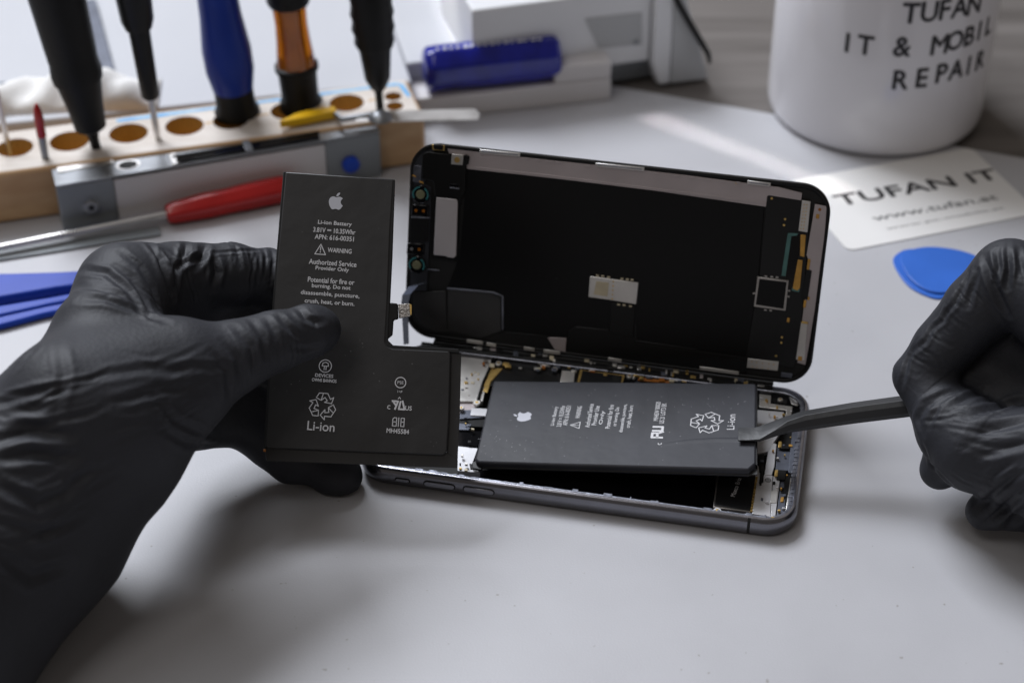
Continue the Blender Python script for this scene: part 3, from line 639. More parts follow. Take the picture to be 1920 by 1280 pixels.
for s, x, y, wpx, hpx in (('Li-ion Battery', 628, 419.5, 64, 9.5), ('3.81V ⎓ 10.35Whr', 627, 433, 80, 9), ('APN: 616-00351', 627, 446, 74, 9), ('WARNING', 637, 470, 45, 8.5),
                          ('Authorized Service', 624, 493, 90, 9.5), ('Provider Only', 623, 505, 63, 9.5), ('Potential for fire or', 621, 526.5, 88, 9.5), ('burning. Do not', 621, 538.5, 73, 9.5),
                          ('disassemble, puncture,', 619, 552.5, 111, 10), ('crush, heat, or burn.', 618, 567, 94, 9), ('DEVICES', 608, 704, 34, 6), ('OWNS BANNOS', 608, 713, 46, 6),
                          ('Li-ion', 602, 799, 51, 17), ('US', 766, 765, 12, 8), ('MH45584', 746, 808, 42, 8.5)):
    text_to(pr_, s, HT(x, y), width=wpx * k_, height=hpx * k_, bold=0.004)
text_to(pr_, 'c', HT(729, 763), width=6 * k_)
f = HT(601, 468); strokes(pr_, f, [[(-.17, -.15), (.17, -.15), (0, .17)]], 0.028, closed=True); strokes(pr_, f, [[(0, -.02), (0, .08)], [(0, -.09), (0, -.06)]], 0.028)
f = HT(610, 686); strokes(pr_, f, [ring_pts(0.195, 24)], 0.025, closed=True); strokes(pr_, f, [[(-.1, .0), (-.08, .09), (0, .12), (.08, .09), (.1, 0), (-.1, 0)], [(-.03, 0), (-.03, -.12)], [(.03, 0), (.03, -.12)]], 0.025)
f = HT(751, 717); strokes(pr_, f, [ring_pts(0.165, 24)], 0.028, closed=True); text_to(pr_, 'PSE', f, width=0.19)
text_to(pr_, '1=P', HT(750, 734), width=9 * k_)
strokes(pr_, HT(749, 746), [[(-.04, -.03), (0, .03), (.04, -.03)]], 0.02)
f = HT(747, 760); strokes(pr_, f, [[(-.20, .13), (-.02, .13), (-.10, -.12)], [(-.16, .10), (-.06, -.02)], [(.06, .13), (.02, -.11), (.20, -.11), (.12, .15)]], 0.055)
f = HT(747, 791); strokes(pr_, f, [[(-.18, -.13), (-.18, .09), (-.14, .13), (-.06, .13), (-.06, -.13), (-.18, -.13)], [(-.18, 0), (-.06, 0)], [(0.005, .14), (.005, -.14)], [(.08, -.13), (.08, .13), (.18, .13), (.18, .02), (.08, .0)], [(.18, .02), (.18, -.13), (.08, -.13)]], 0.025)
recycle(pr_, HT(605, 761), 0.44, 0.028)
pr_.build('printed_text', M['print'], bat1)
lg = MB(); apple(lg, HT(630, 377), 33 * k_); lg.build('printed_logo', M['logo'], bat1)
# ================================================================== WOODEN TOOL BLOCK
w0, w1 = onz(0, 421), onz(800, 308)
WF = Frame(w1, nrm(w1 - w0), np.array([-(w1 - w0)[1], (w1 - w0)[0], 0]))      # origin at right end, u to the right, v away
WH = 2.3
WT = WF.lift(WH)
def wt(x, y): return WT.loc(WT.px(x, y))
wd_ = wt(752, 148)[1]
print('wood depth', wd_, 'len', np.linalg.norm(w1 - w0), wt(0, 230), wt(775,180))
block = thing('tool_block', WF.w(-9, wd_ / 2), 'pale wooden tool block with a row of bored holes holding screwdrivers', 'tool holder')
WX = -0.35
bo_ = MB().box(WF, -23, 0, 0, wd_, 0, WH).build('wood_body', M['wood'], block, bevel=0.22, seg=4)
# real bored holes (boolean)
holes = [(28, 277, .72), (130, 265, .78), (241, 250, .78), (346, 236, .78), (432, 226, .72), (540, 208, .72), (650, 193, .72), (737, 181, .36), (740, 199, .36)]
cut = MB()
for x, y, r in holes:
    a, b, _ = wt(x, y)
    cut.lathe(WF.w(a, b, 0.9), WF.w(a, b, WH + .3), [(0, r), (1, r)], 28)
co = cut.build('cutter', M['woodhole'], None)
me = bo_.data
top = MB()
vl = bo_.modifiers.new('bore', 'BOOLEAN'); vl.object = co; vl.operation = 'DIFFERENCE'; vl.solver = 'EXACT'
try: vl.material_mode = 'TRANSFER'
except Exception: pass
bpy.context.view_layer.update()
dg = bpy.context.evaluated_depsgraph_get(); nm = bpy.data.meshes.new_from_object(bo_.evaluated_get(dg))
bo_.modifiers.clear(); bo_.data = nm
bpy.data.objects.remove(co)
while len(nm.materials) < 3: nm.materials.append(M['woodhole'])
nm.materials[2] = M['woodtop_lit']
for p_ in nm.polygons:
    if p_.material_index == 0 and p_.normal.z > .95 and p_.center.z > 1.8 * U: p_.material_index = 2  # same wood, sunlit look of the top put into a paler colour
# blue marker line along the far edge and round the corner
mb = MB()
pts = [(-12.2, .10), (-10.5, .12), (-8, .07), (-5.5, .10), (-3, .10), (-1.2, .10), (-.5, .12)]
for (a, wdt), (a2, w2) in zip(pts, pts[1:]): mb.prism([WT.w(a, wd_ - .42 - wdt, .012), WT.w(a2, wd_ - .42 - w2, .012), WT.w(a2, wd_ - .42 + w2, .012), WT.w(a, wd_ - .42 + wdt, .012)], (0, 0, -.03))
mb.prism([WT.w(-.52, wd_ - .3, .012), WT.w(-.28, wd_ - .5, .012), WT.w(-.20, wd_ - 1.6, .012), WT.w(-.34, wd_ - 1.6, .012)], (0, 0, -.03))
mb.build('marker_line', M['bluem'], block)
mb = MB()
for (x0, y0, x1, y1) in ((385, 232, 400, 229), (575, 203, 610, 198), (690, 189, 715, 185), (470, 219, 505, 214)):
    a = WT.loc(WT.px(x0, y0)); b = WT.loc(WT.px(x1, y1)); mb.prism([WT.w(a[0], a[1] - .05, .006), WT.w(b[0], b[1] - .05, .006), WT.w(b[0], b[1] + .05, .006), WT.w(a[0], a[1] + .05, .006)], (0, 0, -.02))
mb.build('routed_groove', M['woodhole'], block)

# ------------------------------------------------------------------ metal holder in front of the block
k0, k1 = onz(120, 436), onz(716, 331)
KF = Frame(k0, nrm(k1 - k0), np.array([-(k1 - k0)[1], (k1 - k0)[0], 0])); KL = np.linalg.norm(k1 - k0); KH = 2.05
clampo = thing('clamp_rail', KF.w(KL / 2, .5), 'grey metal clamping rail with pale centre, screw and blue knob before the wooden block', 'clamp')
kd = min(1.2, float(WF.loc(KF.w(KL / 2, 0))[1] * -1) - 0.03); print('clamp depth', kd, KL)
nlft = Frame(KF.o, KF.u, Z3)
def kx(x, y): return nlft.loc(onp(x, y, nlft.o, nlft.n))
a1 = kx(222, 400)[0]; a2 = kx(612, 300)[0]
for s, e in ((0, a1), (a2, KL)): MB().box(KF, s, e, 0, kd, 0, KH).build('end_plate', M['greym'], clampo, bevel=0.05)
MB().box(KF, a1, a2, 0.06, kd, 0.05, KH - .12).build('centre_panel', M['whiteb'], clampo, bevel=0.04)
MB().box(KF, -0.02, KL + .02, 0.0, 1.75, KH + .002, KH + .10).build('top_plate', M['alu'], clampo, bevel=0.03)
KT = KF.lift(KH + .105)
def kt(nm, m, px, h=0.03, t=0.05, **k): return plate(nm, clampo, M[m], KT, px, h, t, 0.02, **k)
a = KT.loc(KT.px(330, 300))[0]; b = KT.loc(KT.px(600, 262))[0]
MB().box(KT, a, b, 0.10, 0.42, 0, 0.12).build('slide_rail', M['gloss'], clampo, bevel=0.03)
MB().box(KT, a - .1, b + .1, 0.55, 0.68, 0, 0.10).build('slide_rail', M['blackp'], clampo, bevel=0.03)
MB().box(KT, a - .2, a + .1, 0.05, 0.9, 0, 0.05).build('rail_stop', M['silver'], clampo, bevel=0.02)
MB().box(KT, (a + b) / 2 - .15, (a + b) / 2 + .15, 0.05, 0.8, 0, 0.14).build('rail_stop', M['alu'], clampo, bevel=0.02)
MB().box(KT, .2, 2.4, 0.9, 1.3, 0, 0.05).build('scale_strip', M['silver'], clampo, bevel=0.02)
MB().disc(Frame(KT.px(240, 309), KT.u, KT.v), 0.36, -.01, 0.012, 28, sx=1.35).build('slot_rim', M['silver'], clampo)
MB().disc(Frame(KT.px(240, 309, .02), KT.u, KT.v), 0.27, -.01, 0.012, 28, sx=1.35).build('slot', M['matteb'], clampo)
def face_knob(nm, m, x, y, r, h):
    p = onp(x, y, KF.o, nlft.n); return MB().lathe(p, p + nlft.n * h, [(0, r), (.6, r), (.9, r * .8), (1, r * .5)], 24).build(nm, M[m], clampo, smooth=True)
s_ = face_knob('washer', 'greym', 170, 385, .42, .05); 
p = onp(170, 385, KF.o, nlft.n); MB().lathe(p, p + nlft.n * .2, [(0, .3), (.7, .3), (1, .22)], 20).build('screw_head', M['alu'], clampo, smooth=True)
MB().lathe(p + nlft.n * .2, p + nlft.n * .21, [(0, .13), (1, .13)], 6).build('hex_socket', M['matteb'], clampo)
face_knob('blue_knob', 'blues', 657, 307, .36, .28)
# ------------------------------------------------------------------ tools standing in the block
def stand(bx, by, z, tx, ty, lean=0.0):
    """base point in the block and a top point on the upright plane through it"""
    b = WF.px(bx, by, z) if z is not None else None
    pn = nrm((0, -1, 0)); t = onp(tx, ty, b + np.array([0, lean, 0]), pn); return b, t
def tool(name, label, bx, by, z, tx, ty, parts, group='tools standing in the wooden block', lean=0.0, wob=None):
    b, t = stand(bx, by, z, tx, ty, lean); ax = nrm(t - b)
    r = thing(name, b, label, 'screwdriver', group)
    for (nm, m, l0, l1, prof) in parts:
        MB().lathe(b + ax * l0, b + ax * l1, prof, 28, wob=wob if 'handle' in nm else None).build(nm, M[m], r, smooth=True, angle=40)
    return r, b, ax
G = 'tools standing in the wooden block'
D_ = 78.0; c1 = D_ / FPX
# thick black screwdriver, leaning left
tool('screwdriver', 'thick black-handled screwdriver leaning left, second tool from the left in the wooden block', 180, 276, 2.3, 92, -60, [
    ('shaft', 'blackp', -.6, 1.0, [(0, .2), (.6, .2), (1, .32)]),
    ('collar', 'rubber', .8, 3.1, [(0, .45), (.06, .62), (.5, .72), (1, .90)]),
    ('handle', 'rubber', 3.1, 10.6, [(0, .98), (.04, 1.02), (.10, .96), (.2, 1.0), (.6, 1.12), (.9, 1.1), (.97, 1.0), (1, .8)])], wob=lambda q, t: .015 * math.cos(6 * q))
tool('screwdriver', 'slim black screwdriver with bare steel shaft, beside the blue-handled one in the block', 296, 260, 2.3, 244, -40, [
    ('shaft', 'silver', -.6, 2.0, [(0, .12), (1, .14)]),
    ('handle_grip', 'blackp', 1.85, 4.9, [(0, .28), (.04, .36), (1, .42)]),
    ('handle', 'blackp', 4.9, 9.6, [(0, .52), (.08, .64), (.5, .74), (.95, .76), (1, .6)])])
tool('screwdriver', 'blue smooth-handled screwdriver standing in the middle of the wooden block', 447, 222, 2.0, 398, -60, [
    ('collar', 'rubber', 0.1, 1.4, [(0, .80), (.08, .92), (.25, .93), (.45, .80), (1, .80)]),
    ('handle', 'blueh', 1.4, 8.6, [(0, .82), (.12, .98), (.25, .99), (.45, .84), (.62, .78), (.8, .86), (.93, .88), (.98, .78), (1, .6)])])
tool('screwdriver', 'translucent amber-handled screwdriver with black rubber ends in the wooden block', 566, 205, 1.9, 533, -60, [
    ('collar', 'rubber', 0.0, 2.15, [(0, .82), (.06, .92), (.18, .90), (.3, .76), (.85, .80), (.88, .90), (.97, .90), (1, .8)]),
    ('handle', 'amber', 2.15, 4.8, [(0, .80), (.4, .70), (.7, .66), (1, .70)]),
    ('handle_core', 'ambert', 2.1, 4.85, [(0, .30), (1, .30)]),
    ('cap', 'rubber', 4.8, 8.2, [(0, .80), (.05, .88), (.8, .86), (.95, .78), (1, .6)])], wob=lambda q, t: .04 * math.cos(8 * q))
rgh = random.Random(3)
tool('screwdriver', 'black knurled tool with a narrow tip, rightmost in the wooden block', 713, 206, 2.3, 690, -60, [
    ('tip', 'rubber', -.5, 1.2, [(0, .16), (.7, .16), (1, .22)]),
    ('collar', 'blackp', 1.0, 2.9, [(0, .30), (.25, .52), (1, .66)]),
    ('handle', 'rubber', 2.9, 9.6, [(0, .72), (.03, .80), (.08, .76), (.12, .86), (.18, .80), (.22, .88), (.28, .82), (.34, .87), (.4, .80), (.5, .80), (.6, .74), (.7, .72), (.85, .72), (1, .6)])], wob=lambda q, t: .025 * math.cos(12 * q + 9 * t))
b, t = stand(85, 296, 2.3, 68, 195)
rt_ = thing('tweezer_tip', b, 'small red-capped steel tool standing at the left end of the wooden block', 'hand tool', G); ax = nrm(t - b); l = np.linalg.norm(t - b)
MB().lathe(b - ax * .4, b + ax * l * .42, [(0, .14), (1, .16)], 14).build('shaft', M['alu'], rt_, smooth=True)
MB().lathe(b + ax * l * .4, b + ax * l, [(0, .18), (.5, .2), (.85, .15), (1, .05)], 14).build('red_cap', M['red'], rt_, smooth=True)
b, t = stand(18, 290, 1.9, -22, 90)
nd = thing('steel_pick', b, 'thin pale steel pick leaning out of the leftmost hole of the wooden block', 'hand tool', G); ax = nrm(t - b); l = np.linalg.norm(t - b)
MB().lathe(b, b + ax * l, [(0, .12), (.5, .11), (1, .07)], 12).build('rod', M['silver'], nd, smooth=True)

# yellow tweezers/scraper lying on top
yz = WH + .02
YF = Frame(onz(526, 243, yz), onz(632, 222, yz) - onz(526, 243, yz), Z3 * 0 + np.array([0.2, 1, 0]))
ylw = thing('scraper', YF.w(1, 0), 'yellow-handled scraper with a long flat steel blade lying across the block', 'scraper')
yl = np.linalg.norm(onz(632, 222, yz) - onz(526, 243, yz))
ypts = [(0, -.05), (.25, -.12), (1.0, -.16), (yl, -.14), (yl, .34), (1.2, .40), (.75, .34), (.35, .14), (0, .05)]
MB().prism([YF.w(a, b, .42) for a, b in ypts], -YF.n * .34).build('handle', M['yellow'], ylw, bevel=0.08, seg=3)
hp_ = YF.w(yl - .1, .1, .25)
b0, b1, b2 = onz(640, 224, yz + .3), onz(700, 216, yz + .3), onz(898, 214, yz + .35)
MB().tube([hp_, b0, b1], [.14, .12, .16]).build('neck', M['alu'], ylw, smooth=True)
zz = yz + .32
MB().prism([onz(664, 226, zz), onz(700, 208, zz), onz(890, 204, zz), onz(900, 213, zz), onz(897, 224, zz), onz(740, 227, zz)], (0, 0, -.05)).build('blade', M['silver'], ylw, bevel=0.015)
MB().lathe(onz(713, 222, zz), onz(713, 222, zz) + Z3 * .3, [(0, .5), (.5, .42), (1, .2)], 20).build('pivot', M['alu'], ylw, smooth=True)

# red screwdriver lying in front of the rail
s0 = onz(0, 464, .35); s1 = onz(311, 402, .45); s2 = onz(570, 345, .55); ax = nrm(s1 - s0); ax2 = nrm(s2 - s1)
rs = thing('screwdriver', onz(300, 412), 'red-handled screwdriver with long steel shaft lying on the table by the clamping rail', 'screwdriver')
MB().tube([s0 - ax * 3, s0, s1 + ax * .3], [.13, .13, .16], 14).build('shaft', M['silver'], rs, smooth=True)
L2 = np.linalg.norm(s2 - s1)
MB().lathe(s1, s1 + ax2 * (L2 - 0.2), [(0, .25), (.01, .36), (.05, .42), (.3, .52), (.45, .50), (.6, .54), (.85, .54), (.97, .45), (1, .3)], 28, wob=lambda q, t: .05 * math.cos(6 * q)).build('handle', M['red'], rs, smooth=True)
# flat grey strip under it
r0, r1 = onz(-10, 482, .05), onz(300, 434, .05)
RF = Frame(r0, r1 - r0, (0, 1, 0)); 
stb = MB().box(RF, -3, np.linalg.norm(r1 - r0), -.30, .34, 0, .05).build('grey_strip', M['greym'], bevel=0.015)
tag(stb, 'flat dull grey strip lying on the table under the red screwdriver', 'metal strip')

# ------------------------------------------------------------------ white tray behind, blue roll, white device
t0, t1 = onz(785, 226), onz(1145, 188)
TF_ = Frame(t1, nrm(t1 - t0), np.array([-(t1 - t0)[1], (t1 - t0)[0], 0])); TH = 1.9
tray = thing('white_case', TF_.w(-10, 6), 'wide flat white plastic case behind the tool block, its right end in sunlight', 'case')
cr = TF_.loc(onp(1095, 38, (0, 0, TH), Z3)); print('tray corner', cr)
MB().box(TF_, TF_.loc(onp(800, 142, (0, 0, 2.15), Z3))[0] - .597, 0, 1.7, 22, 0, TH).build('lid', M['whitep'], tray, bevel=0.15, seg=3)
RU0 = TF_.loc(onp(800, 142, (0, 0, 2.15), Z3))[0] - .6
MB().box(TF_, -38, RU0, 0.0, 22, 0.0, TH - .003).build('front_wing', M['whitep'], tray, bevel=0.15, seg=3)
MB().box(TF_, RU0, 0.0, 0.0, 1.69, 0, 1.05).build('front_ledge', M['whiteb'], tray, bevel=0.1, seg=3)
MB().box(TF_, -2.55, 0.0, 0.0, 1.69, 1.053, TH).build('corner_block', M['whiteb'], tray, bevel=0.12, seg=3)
p0, p1 = TF_.loc(onp(800, 130, (0, 0, 2.0), Z3)), None
rf0, rf1 = onp(800, 142, (0, 0, 2.15), Z3), onp(1050, 110, (0, 0, 2.15), Z3)
ra = nrm(TF_.u); c0 = TF_.w(TF_.loc(rf0)[0], 0.62, 2.12); c1_ = TF_.w(TF_.loc(rf1)[0], 0.62, 2.12)
roll = thing('blue_pouch', c0 * .5 + c1_ * .5 - Z3 * 1, 'glossy dark blue plastic-wrapped bar lying on the ledge of the white case', 'packet')
def rsec(c, r): 
    up = Z3; f = TF_.v
    return [c + up * math.sin(q) * r * .98 * (1 if abs(math.cos(q)) < .9 else 1) + f * math.cos(q) * r * .86 for q in np.linspace(0, 2 * math.pi, 9)[:-1] + math.pi / 8]
mb = MB(); l = np.linalg.norm(c1_ - c0)
mb.loft([rsec(c0 + ra * d, r) for d, r in ((-.05, .55), (0, .85), (.15, 1.0), (.5, 1.04), (l * .5, 1.06), (l - .4, 1.04), (l - .1, .98), (l, .85), (l + .05, .55))])
mb.build('wrapped_body', M['bluer'], roll, bevel=0.14, seg=3, smooth=True)
mb = MB()
fr_ = Frame(c0 + TF_.v * -.25 + Z3 * 1.0, TF_.u, TF_.v * .9 + Z3 * .25)
for k in range(16):
    a = .5 + k * (l - 1.2) / 16; mb.box(fr_, a, a + random.uniform(.1, .25), -.05, .06, 0.0, .03)
mb.build('pale_print', M['white_m'], roll)
# ruler / black rod lying on the case behind the screwdrivers
rr0, rr1 = onz(168, 8, TH), onz(205, 150, TH)
f = Frame(rr0, rr1 - rr0, (1, 0, 0)); 
rod = MB().box(f, 0, np.linalg.norm(rr1 - rr0), -.30, .30, 0, .25).build('black_ruler', M['bluegrey'], bevel=0.03); tag(rod, 'narrow dark ruler lying on the white case behind the thick black screwdriver', 'ruler')
mb = MB(); f2 = Frame(onz(0, 182, TH * .0), (1, 0.1, 0), (0, 1, 0))
# crumpled tissue behind the block's left end
tis = []
nx, ny = 36, 10
a_, b_ = onz(-120, 196, TH), onz(300, 176, TH)
tf = Frame(a_, b_ - a_, (0, 1, 0)); tl = np.linalg.norm(b_ - a_)
for j in range(ny):
    for i in range(nx):
        x = i / (nx - 1); y = j / (ny - 1); h = 1.1 * math.sin(math.pi * y) ** .6 * (0.8 + .25 * math.sin(9 * x + 3 * y) + .18 * math.sin(31 * x - 5 * y) + random.uniform(-.06, .06)) * (min(1, (1 - x) * 6 + .15))
        tis.append(tf.w(x * tl, -1.3 + y * 2.6, h))
fs = [(j * nx + i, j * nx + i + 1, (j + 1) * nx + i + 1, (j + 1) * nx + i) for j in range(ny - 1) for i in range(nx - 1)]
tso = MB().add(tis, fs).build('paper_towel', M['tissue'], smooth=True, angle=180); tag(tso, 'crumpled white paper towel between the wooden block and the white case', 'paper towel')
sd = tso.modifiers.new('th', 'SOLIDIFY'); sd.thickness = .03 * U
# small dark cap at the far left behind the block
p = onz(18, 232); capo = MB().lathe(p, p + Z3 * 1.9, [(0, .35), (.9, .35), (1, .25)], 20).build('dark_cap', M['bluegrey'], smooth=True); tag(capo, 'small dark grey cap standing by the leftmost hole of the wooden block', 'cap')
p = onp(-10, 170, (0, 0, 2), Z3); 
# white device with recessed grey panel and black cable
d0, d1 = onz(1130, 176), onz(1256, 158)
VF = Frame(d1, nrm(d1 - d0), np.array([-(d1 - d0)[1], (d1 - d0)[0], 0])); 
vn = Frame(d1, VF.u, Z3)
def vp(x, y): return vn.loc(onp(x, y, vn.o, vn.n))
dev = thing('power_supply', VF.w(-2, 3), 'white plastic device with a sloping side and a recessed grey panel behind the case', 'power supply')
HV = 4.7; print('device', vp(1255, 0), vp(1100, 40), onz(1332, 148))
sw = 1.75  # side depth run of the slope
foot = VF.loc(onz(1330, 150))
MB().prism([VF.w(-.55, 0, 0), VF.w(0, 0, 0), VF.w(0, 0, HV), VF.w(-.9, 0, HV), VF.w(-.9, 0, 1.2)], VF.v * 6).build('side_pillar', M['whited'], dev, bevel=0.12, seg=3)
MB().box(VF, -9, -.92, .30, 6, 1.15, HV).build('body', M['whited'], dev, bevel=0.1)
pq = [vp(1104, 40), vp(1212, 28), vp(1212, 88), vp(1130, 96)]
MB().prism([vn.w(a - .1, b, -.26) for a, b, _ in pq], -vn.n * .1).build('recessed_panel', M['greyp'], dev, bevel=0.02)
MB().box(VF, -9, -.6, .9, 5.5, 0, 1.14).build('base', M['greym'], dev, bevel=0.05)
MB().prism([VF.w(.003, 0, 0), VF.w(foot[0], foot[1] * .6, 0), VF.w(foot[0] * .2, foot[1] * .3, HV * 1.0), VF.w(.003, 0, HV)], VF.v * 5).build('sloping_side', M['greyp'], dev, bevel=0.08)
MB().disc(Frame(vn.w(vp(1196, 84)[0], vp(1196, 84)[1], -.245), vn.u, vn.v), .12, 0, .03, 14).build('panel_button', M['greym'], dev)
cp_ = [(1262, -20), (1274, 10), (1300, 55), (1318, 85), (1328, 102), (1331, 118)]
ca = MB().tube([onp(x, y, VF.w(foot[0] * .6, -.35, 0), nrm((0.0, -1, .0))) for x, y in cp_], [.15, .15, .15, .14, .12, .08]).build('black_cable', M['blackp'], smooth=True); tag(ca, 'thick black cable running down beside the sloping side of the white device', 'cable')

# ------------------------------------------------------------------ mug
mx, my, mr = 15.82, 70.90 - 48, 4.64
mug = thing('mug', (mx, my, 0), 'white ceramic mug with black lettering standing at the back right', 'mug')
MC = np.array([mx, my, 0.0])
MB().lathe(MC, MC + Z3 * 9.8, [(0, mr - .45), (.004, mr - .30), (.012, mr - .12), (.035, mr - .02), (.07, mr), (.99, mr + .02), (1, mr - .05), (.995, mr - .22), (.93, mr - .28), (.05, mr - .35), (.045, 1.0)], 96).build('mug_body', M['mug'], mug, smooth=True, angle=60)
hd = [MC + np.array([math.cos(1.3), math.sin(1.3), 0]) * (mr + r) + Z3 * z for r, z in ((-.1, 7.8), (1.2, 7.9), (2.4, 7.2), (2.7, 5.6), (2.3, 3.9), (1.1, 2.7), (-.1, 2.5))]
MB().tube([Vector(p) for p in hd], .42, 16).build('mug_handle', M['mug'], mug, smooth=True)
ang0 = math.atan2(CP[1] - my, CP[0] - mx)
def mugpt(px, py):
    r = ray(px, py); o = CP[:2] - MC[:2]; d = r[:2]; A = d @ d; B = 2 * o @ d; C = o @ o - (mr + .004) ** 2; D = B * B - 4 * A * C
    if D < 0: return None
    t = (-B - math.sqrt(D)) / (2 * A); p = CP + r * t; return math.atan2(p[1] - my, p[0] - mx), p[2]
mb = MB()
def mugtext(s, x0, y0, x1, y1, hcm, kern=0):
    A0 = mugpt(x0, y0); A1 = mugpt(x1, y1)
    if A1 is None: return
    z = (A0[1] + A1[1]) / 2; n = len(s.replace(' ', '')); 
    arc = (A1[0] - A0[0]) * mr
    items = [ch for ch in s]; stp = arc / max(1, len(items) - 1)
    for i, ch in enumerate(items):
        if ch == ' ': continue
        vs, fs, sz = text_geo(ch); k = hcm / sz[1]
        bm = bmesh.new(); V = [bm.verts.new((v[0] * k * .9 + (i * stp), v[1] * k, 0)) for v in vs]
        for f in fs:
            try: bm.faces.new([V[j] for j in f])
            except Exception: pass
        for e in (-.3, -.15, 0, .15, .3):
            bmesh.ops.bisect_plane(bm, geom=bm.verts[:] + bm.edges[:] + bm.faces[:], plane_co=(i * stp + e, 0, 0), plane_no=(1, 0, 0))
        bm.verts.index_update()
        for bx_, by_, q_ in ((0, 0, 0), (.035, 0, 1), (-.035, 0, 2), (0, .03, 3), (0, -.03, 4)):
            vv = []
            for v in bm.verts:
                a = A0[0] + (v.co.x + bx_) / mr; r = mr + .022 + .001 * q_
                vv.append((mx + r * math.cos(a), my + r * math.sin(a), z + v.co.y + by_))
            mb.add(vv, [tuple(v.index for v in f.verts) for f in bm.faces])
        bm.free()
for ch, x, y, hh in (('T', 1708, 25, .86), ('U', 1743, 22, .86), ('F', 1772, 18, .86), ('A', 1800, 13, .86), ('N', 1827, 8, .86), ('I', 1589, 80, .82), ('T', 1623, 85, .82), ('&', 1692, 88, .84),
                     ('M', 1762, 84, .84), ('O', 1791, 76, .84), ('B', 1818, 67, .84), ('I', 1836, 58, .84), ('L', 1854, 47, .84), ('R', 1689, 150, .84), ('E', 1729, 146, .84), ('P', 1766, 137, .84), ('A', 1793, 130, .84), ('I', 1816, 123, .84), ('R', 1838, 112, .84)):
    mugtext(ch, x, y, x, y, hh)
mb.build('mug_lettering', M['ink'], mug)

# ------------------------------------------------------------------ business card
c0_, cb = onz(1590, 470, .04), onz(1920, 405, .04)
CF = Frame(c0_, nrm(cb - c0_), np.array([-(cb - c0_)[1], (cb - c0_)[0], 0]))
tl_ = CF.loc(onz(1890, 250, .04)); print('card far corner', tl_, CF.loc(onz(1515, 335, .04)))
card = thing('business_card', CF.w(4, 2.5), 'white business card with printed name and web address, between mug and blue pick', 'business card')
cw, chh = 8.5, 5.4
MB().prism([CF.w(a, b, 0) for a, b, _, _ in rrect(0, cw, 0, chh, .35)], (0, 0, -.03)).build('card_sheet', M['card'], card)
q0 = CF.loc(onz(1575, 378, .04)); q1 = CF.loc(onz(1862, 325, .04)); print('card text', q0, q1)
def ctext(s, x0, y0, x1, y1, h, m, nm, bold=0.0):
    a, b = onz(x0, y0, .04), onz(x1, y1, .04); f = Frame((a + b) / 2, b - a, CF.v); mb = MB(); text_to(mb, s, f, width=np.linalg.norm(b - a), height=h, bold=bold); mb.build(nm, M[m], card)
ctext('TUFAN IT', 1568, 377, 1868, 326, .78, 'ink', 'card_name', .03)
ctext('www.tufan.at', 1636, 410, 1868, 369, .42, 'inkg', 'card_address', .012)
ctext('www.pc-mobile.at', 1662, 430, 1882, 390, .22, 'inkg', 'card_address')

# ------------------------------------------------------------------ blue picks
def pick(name, pts, z, th, label, lift=0):
    mb = MB(); n = len(pts); top = []
    P_ = [Vector(onz(x, y, z + th)) for x, y in pts]
    sm = []
    for i in range(n):
        a, b, c, d = P_[i - 1], P_[i], P_[(i + 1) % n], P_[(i + 2) % n]
        for k in range(6):
            t = k / 6; sm.append(0.5 * ((2 * b) + (c - a) * t + (2 * a - 5 * b + 4 * c - d) * t * t + (3 * b - a - 3 * c + d) * t ** 3))
    o = mb.prism([np.array(p) for p in sm], (0, 0, -th)).build(name, M['bluep'], bevel=0.03, seg=2, angle=50); return tag(o, label, 'pick', 'blue opening picks')
pick('opening_pick', [(1675, 492), (1684, 474), (1712, 466), (1790, 472), (1822, 492), (1798, 536), (1768, 558), (1738, 554), (1700, 532)], 0.0, .07, 'blue plastic opening pick, the lower one of the pair below the card')
pick('opening_pick', [(1688, 486), (1700, 470), (1745, 462), (1805, 470), (1836, 488), (1808, 528), (1776, 547), (1738, 543), (1706, 520)], 0.08, .08, 'blue plastic opening pick, the upper one of the pair below the card')
# blue plastic tools at the left
def bluetool(pts, z, th, label):
    mb = MB(); o = mb.prism([onz(x, y, z) for x, y in pts], (0, 0, -th)).build('pry_lever', M['blues'], bevel=0.13, seg=4); tag(o, label, 'pry tool', 'blue pry levers')
bluetool([(-60, 512), (40, 510), (110, 508), (250, 500), (250, 520), (105, 538), (0, 556), (-60, 562)], .5, .45, 'upper blue plastic pry lever lying on the table behind the left glove')
bluetool([(-60, 578), (0, 571), (90, 556), (230, 530), (230, 544), (90, 570), (0, 590), (-60, 600)], .40, .28, 'middle thin blue plastic pry lever behind the left glove')
bluetool([(-60, 600), (0, 591), (85, 568), (220, 545), (220, 560), (80, 588), (0, 609), (-60, 620)], .30, .28, 'lower blue plastic pry lever nearest the left glove')

